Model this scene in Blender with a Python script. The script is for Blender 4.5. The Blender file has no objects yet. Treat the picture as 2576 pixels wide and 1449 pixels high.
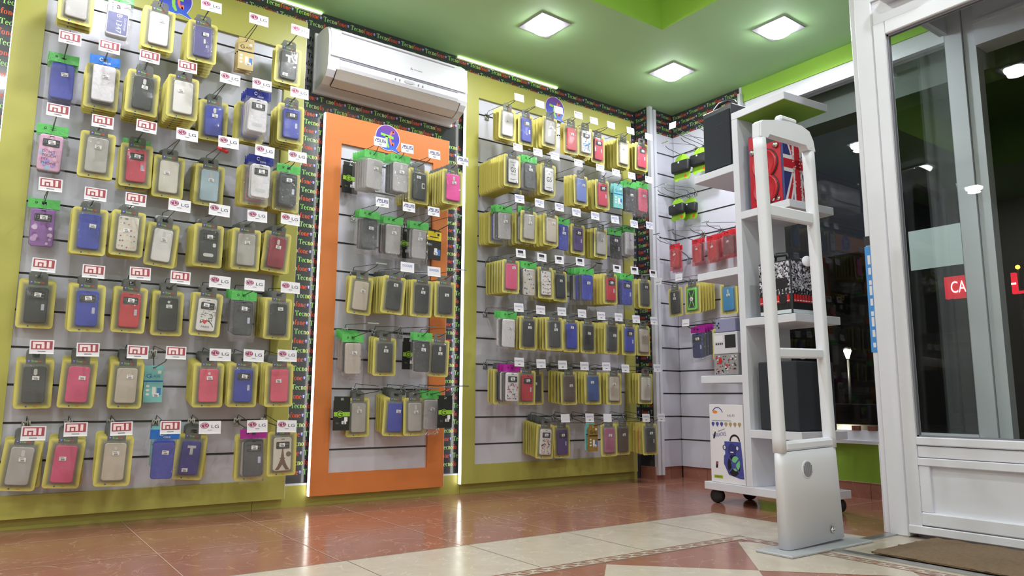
import bpy, math, random
from mathutils import Vector, Matrix
random.seed(7)
R = math.radians
scene = bpy.context.scene
col = scene.collection

# ------------------------------------------------------------------ camera
FPX, CXP, CYP = 1846.788, 1288.0, 724.5
YAW, PITCH, ROLL, CAMH = 0.62116066, 0.150083507, 0.00458302612, 0.54
def cam_axes():
    f0 = Vector((math.sin(YAW), math.cos(YAW), 0)); r = Vector((math.cos(YAW), -math.sin(YAW), 0)); z = Vector((0, 0, 1))
    f = f0 * math.cos(PITCH) + z * math.sin(PITCH); u = -f0 * math.sin(PITCH) + z * math.cos(PITCH)
    return r * math.cos(ROLL) + u * math.sin(ROLL), -r * math.sin(ROLL) + u * math.cos(ROLL), f
CR, CU, CF = cam_axes()
cd = bpy.data.cameras.new('camera'); cam = bpy.data.objects.new('camera', cd); col.objects.link(cam)
cd.sensor_fit = 'HORIZONTAL'; cd.sensor_width = 36.0; cd.lens = 36.0 * FPX / 2576.0
cd.clip_start = 0.02; cd.clip_end = 300
cam.matrix_world = Matrix(((CR.x, CU.x, -CF.x, 0), (CR.y, CU.y, -CF.y, 0), (CR.z, CU.z, -CF.z, CAMH), (0, 0, 0, 1)))
scene.camera = cam
def ray(u, v): return CF + CR * ((u - CXP) / FPX) - CU * ((v - CYP) / FPX)
def onY(u, v, y): d = ray(u, v); return Vector((0, 0, CAMH)) + d * (y / d.y)
def onX(u, v, x): d = ray(u, v); return Vector((0, 0, CAMH)) + d * (x / d.x)
def onZ(u, v, z): d = ray(u, v); return Vector((0, 0, CAMH)) + d * ((z - CAMH) / d.z)

# ------------------------------------------------------------------ world, exposure
w = bpy.data.worlds.new('night_sky'); scene.world = w; w.use_nodes = True
w.node_tree.nodes['Background'].inputs[0].default_value = (0.022, 0.024, 0.030, 1)
w.node_tree.nodes['Background'].inputs[1].default_value = 1.0
vs = scene.view_settings
vs.view_transform = 'Standard'; vs.look = 'None'; vs.gamma = 1.0; vs.use_curve_mapping = False
vs.exposure = -0.22
scene.cycles.max_bounces = 8; scene.cycles.diffuse_bounces = 5; scene.cycles.glossy_bounces = 4
scene.cycles.transparent_max_bounces = 24; scene.cycles.caustics_reflective = False; scene.cycles.caustics_refractive = False
LAMP_W = 11.0          # watts of each recessed ceiling lamp
LAMP_GLOW = 48.0       # brightness of a lamp's diffuser
LED_GLOW = 5.0

# main dimensions (metres)
YA, YF, YP = 3.745, 3.70, 3.685      # wall plane, slat face, panel frame face
XB, H = 4.077, 2.673
GZ = [0.276 + 0.1563 * k for k in range(15)]
GZB = [0.264 + 0.1592 * k for k in range(15)]      # grooves of the corner boards

# ------------------------------------------------------------------ materials
def lin(c):
    c = c / 255.0
    return c / 12.92 if c <= 0.04045 else ((c + 0.055) / 1.055) ** 2.4
def rgb(c): return (lin(c[0]), lin(c[1]), lin(c[2]), 1)
MATS = {}
def mat(name, c, rough=0.5, metal=0.0, emit=0.0, noise=0.0, nscale=30.0, bump=0.0, bscale=200.0, spec=0.5, coat=0.0):
    if name in MATS: return MATS[name]
    m = bpy.data.materials.new(name); m.use_nodes = True; MATS[name] = m
    nt = m.node_tree; b = nt.nodes['Principled BSDF']
    b.inputs['Base Color'].default_value = rgb(c); b.inputs['Roughness'].default_value = rough
    b.inputs['Metallic'].default_value = metal; b.inputs['Specular IOR Level'].default_value = spec
    b.inputs['Coat Weight'].default_value = coat
    if emit > 0:
        b.inputs['Emission Color'].default_value = rgb(c); b.inputs['Emission Strength'].default_value = emit
    if noise or bump:
        tc = nt.nodes.new('ShaderNodeTexCoord')
    if noise:
        n = nt.nodes.new('ShaderNodeTexNoise'); n.inputs['Scale'].default_value = nscale; n.inputs['Detail'].default_value = 5
        nt.links.new(tc.outputs['Object'], n.inputs['Vector'])
        mx = nt.nodes.new('ShaderNodeMix'); mx.data_type = 'RGBA'; mx.blend_type = 'MULTIPLY'; mx.inputs[0].default_value = 1.0
        rp = nt.nodes.new('ShaderNodeMapRange'); rp.inputs['To Min'].default_value = 1 - noise; rp.inputs['To Max'].default_value = 1 + noise * .5
        nt.links.new(n.outputs['Fac'], rp.inputs['Value'])
        mx.inputs[6].default_value = rgb(c); nt.links.new(rp.outputs[0], mx.inputs[7])
        nt.links.new(mx.outputs[2], b.inputs['Base Color'])
    if bump:
        n2 = nt.nodes.new('ShaderNodeTexNoise'); n2.inputs['Scale'].default_value = bscale; n2.inputs['Detail'].default_value = 3
        nt.links.new(tc.outputs['Object'], n2.inputs['Vector'])
        bp = nt.nodes.new('ShaderNodeBump'); bp.inputs['Strength'].default_value = bump; bp.inputs['Distance'].default_value = 0.004
        nt.links.new(n2.outputs['Fac'], bp.inputs['Height']); nt.links.new(bp.outputs[0], b.inputs['Normal'])
    return m
def clear(name, tint, gloss=0.12, rough=0.06, haze=0.05, bump=0.0, bscale=60.0, fres=1.45):
    """thin clear plastic or glass: see-through with a Fresnel sheen and a little haze"""
    m = bpy.data.materials.new(name); m.use_nodes = True; MATS[name] = m
    nt = m.node_tree; nt.nodes.remove(nt.nodes['Principled BSDF']); out = nt.nodes['Material Output']
    tr = nt.nodes.new('ShaderNodeBsdfTransparent'); tr.inputs[0].default_value = rgb(tint)
    df = nt.nodes.new('ShaderNodeBsdfDiffuse'); df.inputs[0].default_value = rgb(tint)
    gl = nt.nodes.new('ShaderNodeBsdfGlossy'); gl.inputs['Roughness'].default_value = rough
    fr = nt.nodes.new('ShaderNodeFresnel'); fr.inputs['IOR'].default_value = fres
    ad = nt.nodes.new('ShaderNodeMath'); ad.operation = 'ADD'; ad.use_clamp = True; ad.inputs[1].default_value = gloss
    gm = nt.nodes.new('ShaderNodeNewGeometry'); mi = nt.nodes.new('ShaderNodeMix'); mi.inputs[2].default_value = fres; mi.inputs[3].default_value = 1 / fres
    nt.links.new(gm.outputs['Backfacing'], mi.inputs[0]); nt.links.new(mi.outputs[0], fr.inputs['IOR'])   # a thin sheet reflects alike from both sides
    nt.links.new(fr.outputs[0], ad.inputs[0])
    m1 = nt.nodes.new('ShaderNodeMixShader'); m1.inputs[0].default_value = haze
    nt.links.new(tr.outputs[0], m1.inputs[1]); nt.links.new(df.outputs[0], m1.inputs[2])
    m2 = nt.nodes.new('ShaderNodeMixShader'); nt.links.new(ad.outputs[0], m2.inputs[0])
    nt.links.new(m1.outputs[0], m2.inputs[1]); nt.links.new(gl.outputs[0], m2.inputs[2])
    nt.links.new(m2.outputs[0], out.inputs[0])
    if bump:
        tc = nt.nodes.new('ShaderNodeTexCoord'); n2 = nt.nodes.new('ShaderNodeTexNoise'); n2.inputs['Scale'].default_value = bscale
        n2.inputs['Detail'].default_value = 4; n2.inputs['Distortion'].default_value = 1.5
        nt.links.new(tc.outputs['Object'], n2.inputs['Vector'])
        bp = nt.nodes.new('ShaderNodeBump'); bp.inputs['Strength'].default_value = bump; bp.inputs['Distance'].default_value = 0.02
        nt.links.new(n2.outputs['Fac'], bp.inputs['Height'])
        nt.links.new(bp.outputs[0], gl.inputs['Normal']); nt.links.new(bp.outputs[0], fr.inputs['Normal'])
    return m
M_white = mat('white_laminate', (220, 221, 232), 0.35, noise=.03, nscale=6)
M_slat = mat('white_slatboard', (208, 208, 222), 0.30, noise=.03, nscale=4)
M_groove = mat('groove_shadow_gap', (92, 92, 98), 0.6)
M_alu = mat('aluminium', (190, 192, 196), 0.3, metal=.9)
M_chrome = mat('chrome', (205, 207, 210), 0.18, metal=1.0)
M_wire = mat('zinc_wire', (120, 122, 122), 0.3, metal=.9)
M_pvc = mat('white_pvc', (222, 222, 232), 0.35, noise=.03, nscale=5)
M_lime = mat('lime_laminate', (180, 177, 90), 0.42, noise=.05, nscale=7)
M_orange = mat('orange_laminate', (220, 130, 68), 0.42, noise=.05, nscale=7)
M_ceil = mat('green_ceiling_paint', (172, 212, 154), 0.7, noise=.04, nscale=3, bump=.05, bscale=300)
M_green = mat('bright_green_paint', (150, 196, 72), 0.7, noise=.05, nscale=5, bump=.15, bscale=160)
M_black = mat('black_wallpaper', (60, 62, 68), 0.18, noise=.1, nscale=40, coat=.6)
M_tg = mat('print_green', (164, 226, 130), 0.3, coat=.6)
M_ty = mat('print_yellow', (206, 228, 134), 0.3, coat=.6)
M_tr = mat('print_red', (226, 94, 72), 0.3, coat=.6)
M_tb = mat('print_blue', (90, 90, 190), 0.5)
M_ink = mat('black_ink', (28, 28, 32), 0.5)
M_grey = mat('grey_ink', (120, 120, 130), 0.5)
M_paper = mat('white_paper', (224, 222, 230), 0.5)
M_navy = mat('navy_ink', (44, 44, 120), 0.5)
M_blueink = mat('blue_ink', (90, 100, 190), 0.5)
M_viol = mat('violet_ink', (110, 104, 170), 0.5)
M_logored = mat('logo_red', (158, 70, 80), 0.5)
M_magenta = mat('logo_magenta', (150, 40, 90), 0.5)
M_plum = mat('plum_ink', (50, 30, 70), 0.5)
M_redplastic = mat('red_plastic', (200, 40, 56), 0.3)
M_led = mat('led_white', (255, 255, 246), 0.5, emit=LED_GLOW)
M_ledg = mat('led_warm_green', (236, 255, 180), 0.5, emit=LED_GLOW)
M_lamp = mat('lamp_diffuser', (250, 252, 255), 0.5, emit=LAMP_GLOW)
M_dark = mat('black_plastic', (40, 42, 46), 0.42)
M_rubber = mat('black_rubber', (30, 30, 32), 0.6)
M_cloth = mat('dark_grille_cloth', (44, 48, 56), 0.85, noise=.2, nscale=400, bump=.3, bscale=900)
M_gate = mat('light_grey_plastic', (226, 227, 237), 0.45, noise=.03, nscale=8, bump=.04, bscale=500)
M_acw = mat('ac_white_plastic', (222, 222, 230), 0.3)
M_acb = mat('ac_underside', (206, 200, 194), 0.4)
M_blister = clear('blister_plastic', (252, 252, 250), gloss=.0, rough=.05, haze=.05, bump=.12, bscale=28)
M_tab = clear('smoky_tab_plastic', (168, 170, 168), gloss=.02, rough=.1, haze=.35)
M_bag = clear('polybag_film', (250, 250, 252), gloss=.012, rough=.05, haze=.05, bump=.8, bscale=42)
M_redbag = clear('red_polybag_film', (244, 170, 174), gloss=.012, rough=.05, haze=.14, bump=.8, bscale=42)
M_glass = clear('window_glass', (250, 253, 252), gloss=.003, rough=.0, haze=.0, fres=1.29)
M_frost = clear('frosted_film', (226, 238, 240), gloss=.02, rough=.3, haze=.75)
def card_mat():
    m = mat('yellow_rim_card', (226, 214, 84), 0.45)
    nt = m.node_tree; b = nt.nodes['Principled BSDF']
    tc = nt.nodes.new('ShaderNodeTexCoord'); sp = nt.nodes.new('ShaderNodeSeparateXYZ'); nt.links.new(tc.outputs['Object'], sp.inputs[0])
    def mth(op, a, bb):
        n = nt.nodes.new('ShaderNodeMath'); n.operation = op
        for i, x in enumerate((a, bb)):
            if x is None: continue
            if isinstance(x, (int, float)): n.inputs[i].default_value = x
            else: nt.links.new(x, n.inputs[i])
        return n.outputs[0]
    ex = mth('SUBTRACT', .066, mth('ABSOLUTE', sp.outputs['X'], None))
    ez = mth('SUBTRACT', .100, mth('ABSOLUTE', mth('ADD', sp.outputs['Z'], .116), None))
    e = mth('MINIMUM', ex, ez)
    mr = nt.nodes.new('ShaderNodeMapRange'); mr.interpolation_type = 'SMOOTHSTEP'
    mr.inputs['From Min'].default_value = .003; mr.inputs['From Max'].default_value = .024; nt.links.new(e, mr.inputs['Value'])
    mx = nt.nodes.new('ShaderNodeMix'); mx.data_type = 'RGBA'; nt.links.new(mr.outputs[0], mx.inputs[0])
    mx.inputs[6].default_value = rgb((214, 204, 110)); mx.inputs[7].default_value = rgb((122, 122, 108))  # card is yellow at the rim, blending to grey towards the middle
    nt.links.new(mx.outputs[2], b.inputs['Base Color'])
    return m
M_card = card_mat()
def marble(name, c, c2, vein, rough):
    m = mat(name, c, rough); nt = m.node_tree; b = nt.nodes['Principled BSDF']
    tc = nt.nodes.new('ShaderNodeTexCoord')
    n = nt.nodes.new('ShaderNodeTexNoise'); n.inputs['Scale'].default_value = 7; n.inputs['Detail'].default_value = 8; n.inputs['Distortion'].default_value = .6
    nt.links.new(tc.outputs['Object'], n.inputs['Vector'])
    mx = nt.nodes.new('ShaderNodeMix'); mx.data_type = 'RGBA'; nt.links.new(n.outputs['Fac'], mx.inputs[0])
    mx.inputs[6].default_value = rgb(c); mx.inputs[7].default_value = rgb(c2)
    n2 = nt.nodes.new('ShaderNodeTexNoise'); n2.inputs['Scale'].default_value = 3.2; n2.inputs['Detail'].default_value = 6; n2.inputs['Distortion'].default_value = 2.2
    nt.links.new(tc.outputs['Object'], n2.inputs['Vector'])
    cr = nt.nodes.new('ShaderNodeValToRGB'); e = cr.color_ramp.elements
    e[0].position = .492; e[0].color = (0, 0, 0, 1); e[1].position = .5; e[1].color = (.55, .55, .55, 1)
    e2 = cr.color_ramp.elements.new(.508); e2.color = (0, 0, 0, 1)
    nt.links.new(n2.outputs['Fac'], cr.inputs[0])
    mx2 = nt.nodes.new('ShaderNodeMix'); mx2.data_type = 'RGBA'; nt.links.new(cr.outputs[0], mx2.inputs[0])
    nt.links.new(mx.outputs[2], mx2.inputs[6]); mx2.inputs[7].default_value = rgb(vein)
    nt.links.new(mx2.outputs[2], b.inputs['Base Color'])
    n3 = nt.nodes.new('ShaderNodeTexNoise'); n3.inputs['Scale'].default_value = 22; n3.inputs['Detail'].default_value = 4
    nt.links.new(tc.outputs['Object'], n3.inputs['Vector'])
    mr = nt.nodes.new('ShaderNodeMapRange'); mr.inputs['To Min'].default_value = rough * .6; mr.inputs['To Max'].default_value = rough * 1.5
    nt.links.new(n3.outputs['Fac'], mr.inputs['Value']); nt.links.new(mr.outputs[0], b.inputs['Roughness'])
    return m
M_red_marble = marble('red_marble_tile', (142, 92, 76), (162, 112, 96), (206, 170, 156), .15)
M_beige_marble = marble('beige_marble_tile', (204, 192, 178), (186, 172, 158), (226, 216, 206), .2)
M_mosaic_brown = mat('mosaic_brown', (140, 96, 80), .3)
M_grout = mat('tile_grout', (190, 160, 140), .6)
M_darkgrout = mat('dark_grout', (120, 104, 96), .6)
M_skirt = marble('skirting_tile', (150, 98, 84), (170, 118, 104), (200, 160, 145), .3)

# ------------------------------------------------------------------ mesh builder
class MB:
    def __init__(s): s.v = []; s.f = []; s.mi = []; s.mats = []; s.sm = []
    def m(s, m):
        if m not in s.mats: s.mats.append(m)
        return s.mats.index(m)
    def add(s, vs, fs, m, smooth=False):
        o = len(s.v); k = s.m(m); s.v += [tuple(p) for p in vs]
        for f in fs: s.f.append([i + o for i in f]); s.mi.append(k); s.sm.append(smooth)
    def box(s, a, b, m, skip=()):
        x0, y0, z0 = a; x1, y1, z1 = b
        v = [(x0, y0, z0), (x1, y0, z0), (x1, y1, z0), (x0, y1, z0), (x0, y0, z1), (x1, y0, z1), (x1, y1, z1), (x0, y1, z1)]
        fs = {'-z': (3, 2, 1, 0), '+z': (4, 5, 6, 7), '-y': (0, 1, 5, 4), '+x': (1, 2, 6, 5), '+y': (2, 3, 7, 6), '-x': (3, 0, 4, 7)}
        s.add(v, [f for k, f in fs.items() if k not in skip], m)
    def bbox(s, a, b, m, r=0.004):
        """box with chamfered edges"""
        a = list(map(min, zip(a, b))) if False else a
        x0, y0, z0 = a; x1, y1, z1 = b; r = min(r, (x1 - x0) * .45, (y1 - y0) * .45, (z1 - z0) * .45)
        idx = {}; v = []
        for i in (0, 1):
            for j in (0, 1):
                for k in (0, 1):
                    c = ((x0, x1)[i], (y0, y1)[j], (z0, z1)[k]); sg = (1 - 2 * i, 1 - 2 * j, 1 - 2 * k)
                    for ax in range(3):
                        p = [c[q] + (sg[q] * r if q != ax else 0) for q in range(3)]
                        idx[i, j, k, ax] = len(v); v.append(p)
        f = []
        for ax in range(3):
            o = [q for q in range(3) if q != ax]
            for sd in (0, 1):
                q = []
                for (p1, p2) in ((0, 0), (1, 0), (1, 1), (0, 1)):
                    t = [0, 0, 0]; t[ax] = sd; t[o[0]] = p1; t[o[1]] = p2; q.append(idx[t[0], t[1], t[2], ax])
                f.append(q)
        for ax in range(3):
            o = [q for q in range(3) if q != ax]
            for p1 in (0, 1):
                for p2 in (0, 1):
                    t0 = [0, 0, 0]; t0[o[0]] = p1; t0[o[1]] = p2; t1 = list(t0); t1[ax] = 1
                    f.append([idx[(*t0, o[0])], idx[(*t0, o[1])], idx[(*t1, o[1])], idx[(*t1, o[0])]])
        for i in (0, 1):
            for j in (0, 1):
                for k in (0, 1): f.append([idx[i, j, k, 0], idx[i, j, k, 1], idx[i, j, k, 2]])
        s.add(v, f, m)
    def poly(s, pts, m): s.add(pts, [list(range(len(pts)))], m)
    def tube(s, pts, r, m, n=6, cap=True):
        pts = [Vector(p) for p in pts]; vs = []; fs = []
        for i, p in enumerate(pts):
            t = (pts[min(i + 1, len(pts) - 1)] - pts[max(i - 1, 0)]).normalized()
            a = t.orthogonal() if abs(t.z) > .99 else t.cross(Vector((0, 0, 1)))
            a.normalize(); b = t.cross(a)
            rr = r[i] if isinstance(r, (list, tuple)) else r
            for k in range(n):
                an = 2 * math.pi * k / n; vs.append(p + (a * math.cos(an) + b * math.sin(an)) * rr)
        for i in range(len(pts) - 1):
            for k in range(n): fs.append([i * n + k, i * n + (k + 1) % n, (i + 1) * n + (k + 1) % n, (i + 1) * n + k])
        if cap: fs.append(list(range(n))[::-1]); fs.append([(len(pts) - 1) * n + k for k in range(n)])
        s.add(vs, fs, m, True)
    def lathe(s, prof, o, ax, m, n=24, smooth=True):
        """prof: list of (radius, offset along axis)"""
        ax = Vector(ax).normalized(); a = ax.orthogonal().normalized(); b = ax.cross(a); o = Vector(o); vs = []; fs = []
        for r, h in prof:
            for k in range(n):
                an = 2 * math.pi * k / n; vs.append(o + ax * h + (a * math.cos(an) + b * math.sin(an)) * r)
        for i in range(len(prof) - 1):
            for k in range(n): fs.append([i * n + k, i * n + (k + 1) % n, (i + 1) * n + (k + 1) % n, (i + 1) * n + k])
        fs.append(list(range(n))[::-1]); fs.append([(len(prof) - 1) * n + k for k in range(n)])
        s.add(vs, fs, m, smooth)
    def ring_stack(s, rings, m, capa=True, capb=True, smooth=False):
        n = len(rings[0]); vs = [p for r in rings for p in r]; fs = []
        for i in range(len(rings) - 1):
            for k in range(n): fs.append([i * n + k, i * n + (k + 1) % n, (i + 1) * n + (k + 1) % n, (i + 1) * n + k])
        if capa: fs.append(list(range(n))[::-1])
        if capb: fs.append([(len(rings) - 1) * n + k for k in range(n)])
        s.add(vs, fs, m, smooth)
    def build(s, name, parent=None, loc=None, rot=None):
        return place(name, s.mesh(name), parent, loc, rot)
    def mesh(s, name):
        me = bpy.data.meshes.new(name); me.from_pydata(s.v, [], s.f)
        for m in s.mats: me.materials.append(m)
        me.polygons.foreach_set('material_index', s.mi); me.polygons.foreach_set('use_smooth', s.sm); me.update()
        return me
def place(name, me, parent=None, loc=None, rot=None):
    o = bpy.data.objects.new(name, me); col.objects.link(o)
    if parent: o.parent = parent
    if loc is not None: o.location = loc
    if rot is not None: o.rotation_euler = rot
    return o
LABELS = {}
def tag(o, label, cat, group=None):
    o['label'] = label; o['category'] = cat
    if group: o['group'] = group
    LABELS.setdefault(label, []).append(o.name)
    return o
def thing(name, label, cat, loc=(0, 0, 0), rot=None, group=None):
    o = bpy.data.objects.new(name, None); col.objects.link(o); o.location = loc; o.empty_display_size = .05
    if rot is not None: o.rotation_euler = rot
    return tag(o, label, cat, group)
def struct(o): o['kind'] = 'structure'; return o
def rrect(cx, cz, w, h, r, y, n=4):
    p = []
    for (sx, sz, a0) in ((1, 1, 0), (-1, 1, 90), (-1, -1, 180), (1, -1, 270)):
        for i in range(n + 1):
            a = R(a0 + 90 * i / n); p.append((cx + sx * (w / 2 - r) + r * math.cos(a), y, cz + sz * (h / 2 - r) + r * math.sin(a)))
    return p
def ell(cx, cz, a, b, y, n=20): return [(cx + a * math.cos(2 * math.pi * i / n), y, cz + b * math.sin(2 * math.pi * i / n)) for i in range(n)]
def slab(mb, cx, cz, w, h, r, y0, y1, m, b=0.0, n=4, smooth=False):
    """rounded-rectangle plate, front at y0 (towards -Y), back at y1"""
    rings = [rrect(cx, cz, w, h, r, y1, n)]
    if b: rings += [rrect(cx, cz, w, h, r, y0 + b, n), rrect(cx, cz, w - b * .6, h - b * .6, max(r - b * .3, .001), y0 + b * .3, n), rrect(cx, cz, w - 2 * b, h - 2 * b, max(r - b, .001), y0, n)]
    else: rings += [rrect(cx, cz, w, h, r, y0, n)]
    mb.ring_stack(rings, m, smooth=smooth)

# ------------------------------------------------------------------ lettering
def ring2(cx, cy, a, b, ia, ib, t0=0, t1=360, n=14):
    q = []
    for i in range(n):
        u0, u1 = R(t0 + (t1 - t0) * i / n), R(t0 + (t1 - t0) * (i + 1) / n)
        q.append([(cx + ia * math.cos(u0), cy + ib * math.sin(u0)), (cx + a * math.cos(u0), cy + b * math.sin(u0)),
                  (cx + a * math.cos(u1), cy + b * math.sin(u1)), (cx + ia * math.cos(u1), cy + ib * math.sin(u1))])
    return q
def rc(x0, y0, x1, y1): return [(x0, y0), (x1, y0), (x1, y1), (x0, y1)]
SERIF = {   # condensed bold serif letters, capital height 1
    'T': (.66, [rc(.25, 0, .41, 1), rc(.15, 0, .51, .06), rc(0, .92, .66, 1), [(0, .92), (0, .72), (.05, .72), (.12, .92)], [(.66, .92), (.54, .92), (.61, .72), (.66, .72)]]),
    'e': (.46, ring2(.23, .33, .22, .35, .09, .29, 0, 318) + [rc(.1, .33, .44, .39)]),
    'c': (.43, ring2(.23, .33, .22, .35, .09, .29, 48, 318) + [ring2(.34, .5, .07, .09, 0, 0, 0, 360, 6)[0]]),
    'n': (.53, [rc(.08, 0, .22, .66), rc(.02, 0, .27, .05), rc(.01, .6, .15, .66), rc(.34, 0, .48, .45), rc(.29, 0, .53, .05)] + ring2(.3, .42, .18, .25, .05, .17, 0, 140, 7)),
    'o': (.47, ring2(.23, .33, .22, .35, .09, .29)),
    'f': (.38, [rc(.1, 0, .24, .82), rc(.03, 0, .32, .05), rc(.01, .6, .36, .66)] + ring2(.28, .8, .18, .22, .05, .14, 20, 180, 7)),
}
def word_polys(mb, s, f, m):
    """append serif word; f maps (x,y) in letter heights to 3d"""
    x = 0
    for i, ch in enumerate(s):
        wd, ps = SERIF[ch]
        mm = m[i] if isinstance(m, list) else m
        for p in ps: mb.poly([f(x + a, b) for a, b in p], mm)
        x += wd + .02
    return x
WORD = 'Tecnofone'
WW = sum(SERIF[c][0] + .02 for c in WORD)
FONT_CACHE = {}
def text_shape(s):
    if s in FONT_CACHE: return FONT_CACHE[s]
    cu = bpy.data.curves.new('lettering', 'FONT'); cu.body = s; cu.size = 1.0; cu.resolution_u = 3
    ob = bpy.data.objects.new('lettering', cu); col.objects.link(ob)
    dg = bpy.context.evaluated_depsgraph_get(); ev = ob.evaluated_get(dg); me = ev.to_mesh()
    vs = [tuple(v.co) for v in me.vertices]; fs = [list(p.vertices) for p in me.polygons]
    ev.to_mesh_clear(); bpy.data.objects.remove(ob); bpy.data.curves.remove(cu)
    x0 = min(v[0] for v in vs); x1 = max(v[0] for v in vs); y0 = min(v[1] for v in vs); y1 = max(v[1] for v in vs)
    FONT_CACHE[s] = ([((v[0] - x0) / (x1 - x0), (v[1] - y0) / (y1 - y0)) for v in vs], fs, (x1 - x0) / (y1 - y0))
    return FONT_CACHE[s]
def put_text(mb, s, cx, cz, w, h, y, m, frame=None, slant=0.0, rot=0.0):
    """lettering filling a w x h field centred at (cx, cz) on a plate facing -Y"""
    vs, fs, asp = text_shape(s)
    out = []
    for a, b in vs:
        px = (a - .5) * w + slant * (b - .5) * h; pz = (b - .5) * h
        c, sn = math.cos(rot), math.sin(rot); px, pz = px * c - pz * sn, px * sn + pz * c
        p = (cx + px, y, cz + pz); out.append(frame(*p) if frame else p)
    mb.add(out, fs, m)

# ------------------------------------------------------------------ shell of the room
fl = MB()
fl.poly([(-2.6, -2.8, 0), (4.2, -2.8, 0), (4.2, 3.9, 0), (-2.6, 3.9, 0)], M_red_marble)
def fq(x0, y0, x1, y1, z, m): fl.poly([(x0, y0, z), (x1, y0, z), (x1, y1, z), (x0, y1, z)], m)
fq(-2.6, 1.965, 2.94, 2.415, .0006, M_beige_marble); fq(2.535, -2.0, 2.94, 1.965, .0006, M_beige_marble)
fq(2.94, -2.0, 3.1, 1.62, .0006, M_beige_marble)
fq(-2.6, 1.90, 2.535, 1.965, .0007, M_beige_marble); fq(2.47, -2, 2.535, 1.9, .0007, M_beige_marble)
for a, b in ((1.902, .007), (1.953, .007)): fq(-2.6, a, 2.535 if a > 1.93 else 2.477, a + b, .0012, M_mosaic_brown)
for a, b in ((2.472, .007), (2.523, .007)): fq(a, -2, a + b, 1.96 if a > 2.5 else 1.909, .0012, M_mosaic_brown)
def ess(cx, cy, horiz):
    for pts in ([(-.03, -.006), (-.008, -.017), (.012, -.014), (.004, -.004), (-.012, -.006), (-.026, .004)],
                [(.03, .006), (.008, .017), (-.012, .014), (-.004, .004), (.012, .006), (.026, -.004)]):
        fl.poly([(cx + (a if horiz else b), cy + (b if horiz else a), .0012) for a, b in (pts if horiz else pts[::-1])], M_mosaic_brown)
for i in range(40): ess(2.43 - i * .062, 1.9315, True)
for i in range(16): ess(2.501, 1.88 - i * .062, False)
for i in range(-6, 2):
    for j in range(-6, 1):
        cx, cy, h = 1.735 + .685 * i, 1.5375 + .685 * j, .3425
        fl.poly([(min(cx + h, 2.47), cy, .0006) if False else (cx + h, cy, .0006), (cx, cy + h, .0006), (cx - h, cy, .0006), (cx, cy - h, .0006)] if cx + h < 2.48 else
                [(cx, cy + h, .0006), (cx - h, cy, .0006), (cx, cy - h, .0006), (2.47, cy - (cx + h - 2.47), .0006), (2.47, cy + (cx + h - 2.47), .0006)], M_beige_marble)
for k in range(-6, 9):
    x = .553 + .478 * k
    if x < 4.1: fq(x - .0015, 2.415, x + .0015, 3.75, .0009, M_grout)
    if x < 2.5: fq(x - .0015 + .02, 1.965, x + .0015 + .02, 2.415, .0010, M_darkgrout)
for y in (2.893, 3.371): fq(-2.6, y - .0015, 4.1, y + .0015, .0009, M_grout)
fq(2.94, 2.18, 4.1, 2.183, .0009, M_grout); fq(3.42, 1.66, 3.423, 2.415, .0009, M_grout)
fq(-2.6, 2.4135, 2.94, 2.4165, .0011, M_darkgrout); fq(2.9385, 1.66, 2.9415, 2.415, .0011, M_darkgrout)
# metal strips edging the mat well
fl.box((2.56, -1.5, 0), (2.6, 1.60, .006), M_alu); fl.box((2.56, 1.60, 0), (3.1, 1.64, .006), M_alu)
struct(fl.build('floor'))

ce = MB()
HX0, HX1, HY0, HY1 = -1.2, 3.04, -.6, 2.754
for (x0, y0, x1, y1) in ((-2.6, -2.8, HX0, 3.9), (HX1, -2.8, 4.2, 3.9), (HX0, -2.8, HX1, HY0), (HX0, HY1, HX1, 3.9)):
    ce.poly([(x0, y0, H), (x0, y1, H), (x1, y1, H), (x1, y0, H)], M_ceil)
ZT = H + .42
for a, b in (((HX0, HY0), (HX1, HY0)), ((HX1, HY0), (HX1, HY1)), ((HX1, HY1), (HX0, HY1)), ((HX0, HY1), (HX0, HY0))):
    ce.poly([(*a, H), (*b, H), (*b, ZT), (*a, ZT)], M_green)
ce.poly([(HX0, HY0, ZT), (HX0, HY1, ZT), (HX1, HY1, ZT), (HX1, HY0, ZT)], M_green)
ce.poly([(-2.7, -2.9, ZT + .05), (4.3, -2.9, ZT + .05), (4.3, 4, ZT + .05), (-2.7, 4, ZT + .05)], M_ceil)
struct(ce.build('ceiling'))

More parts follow.
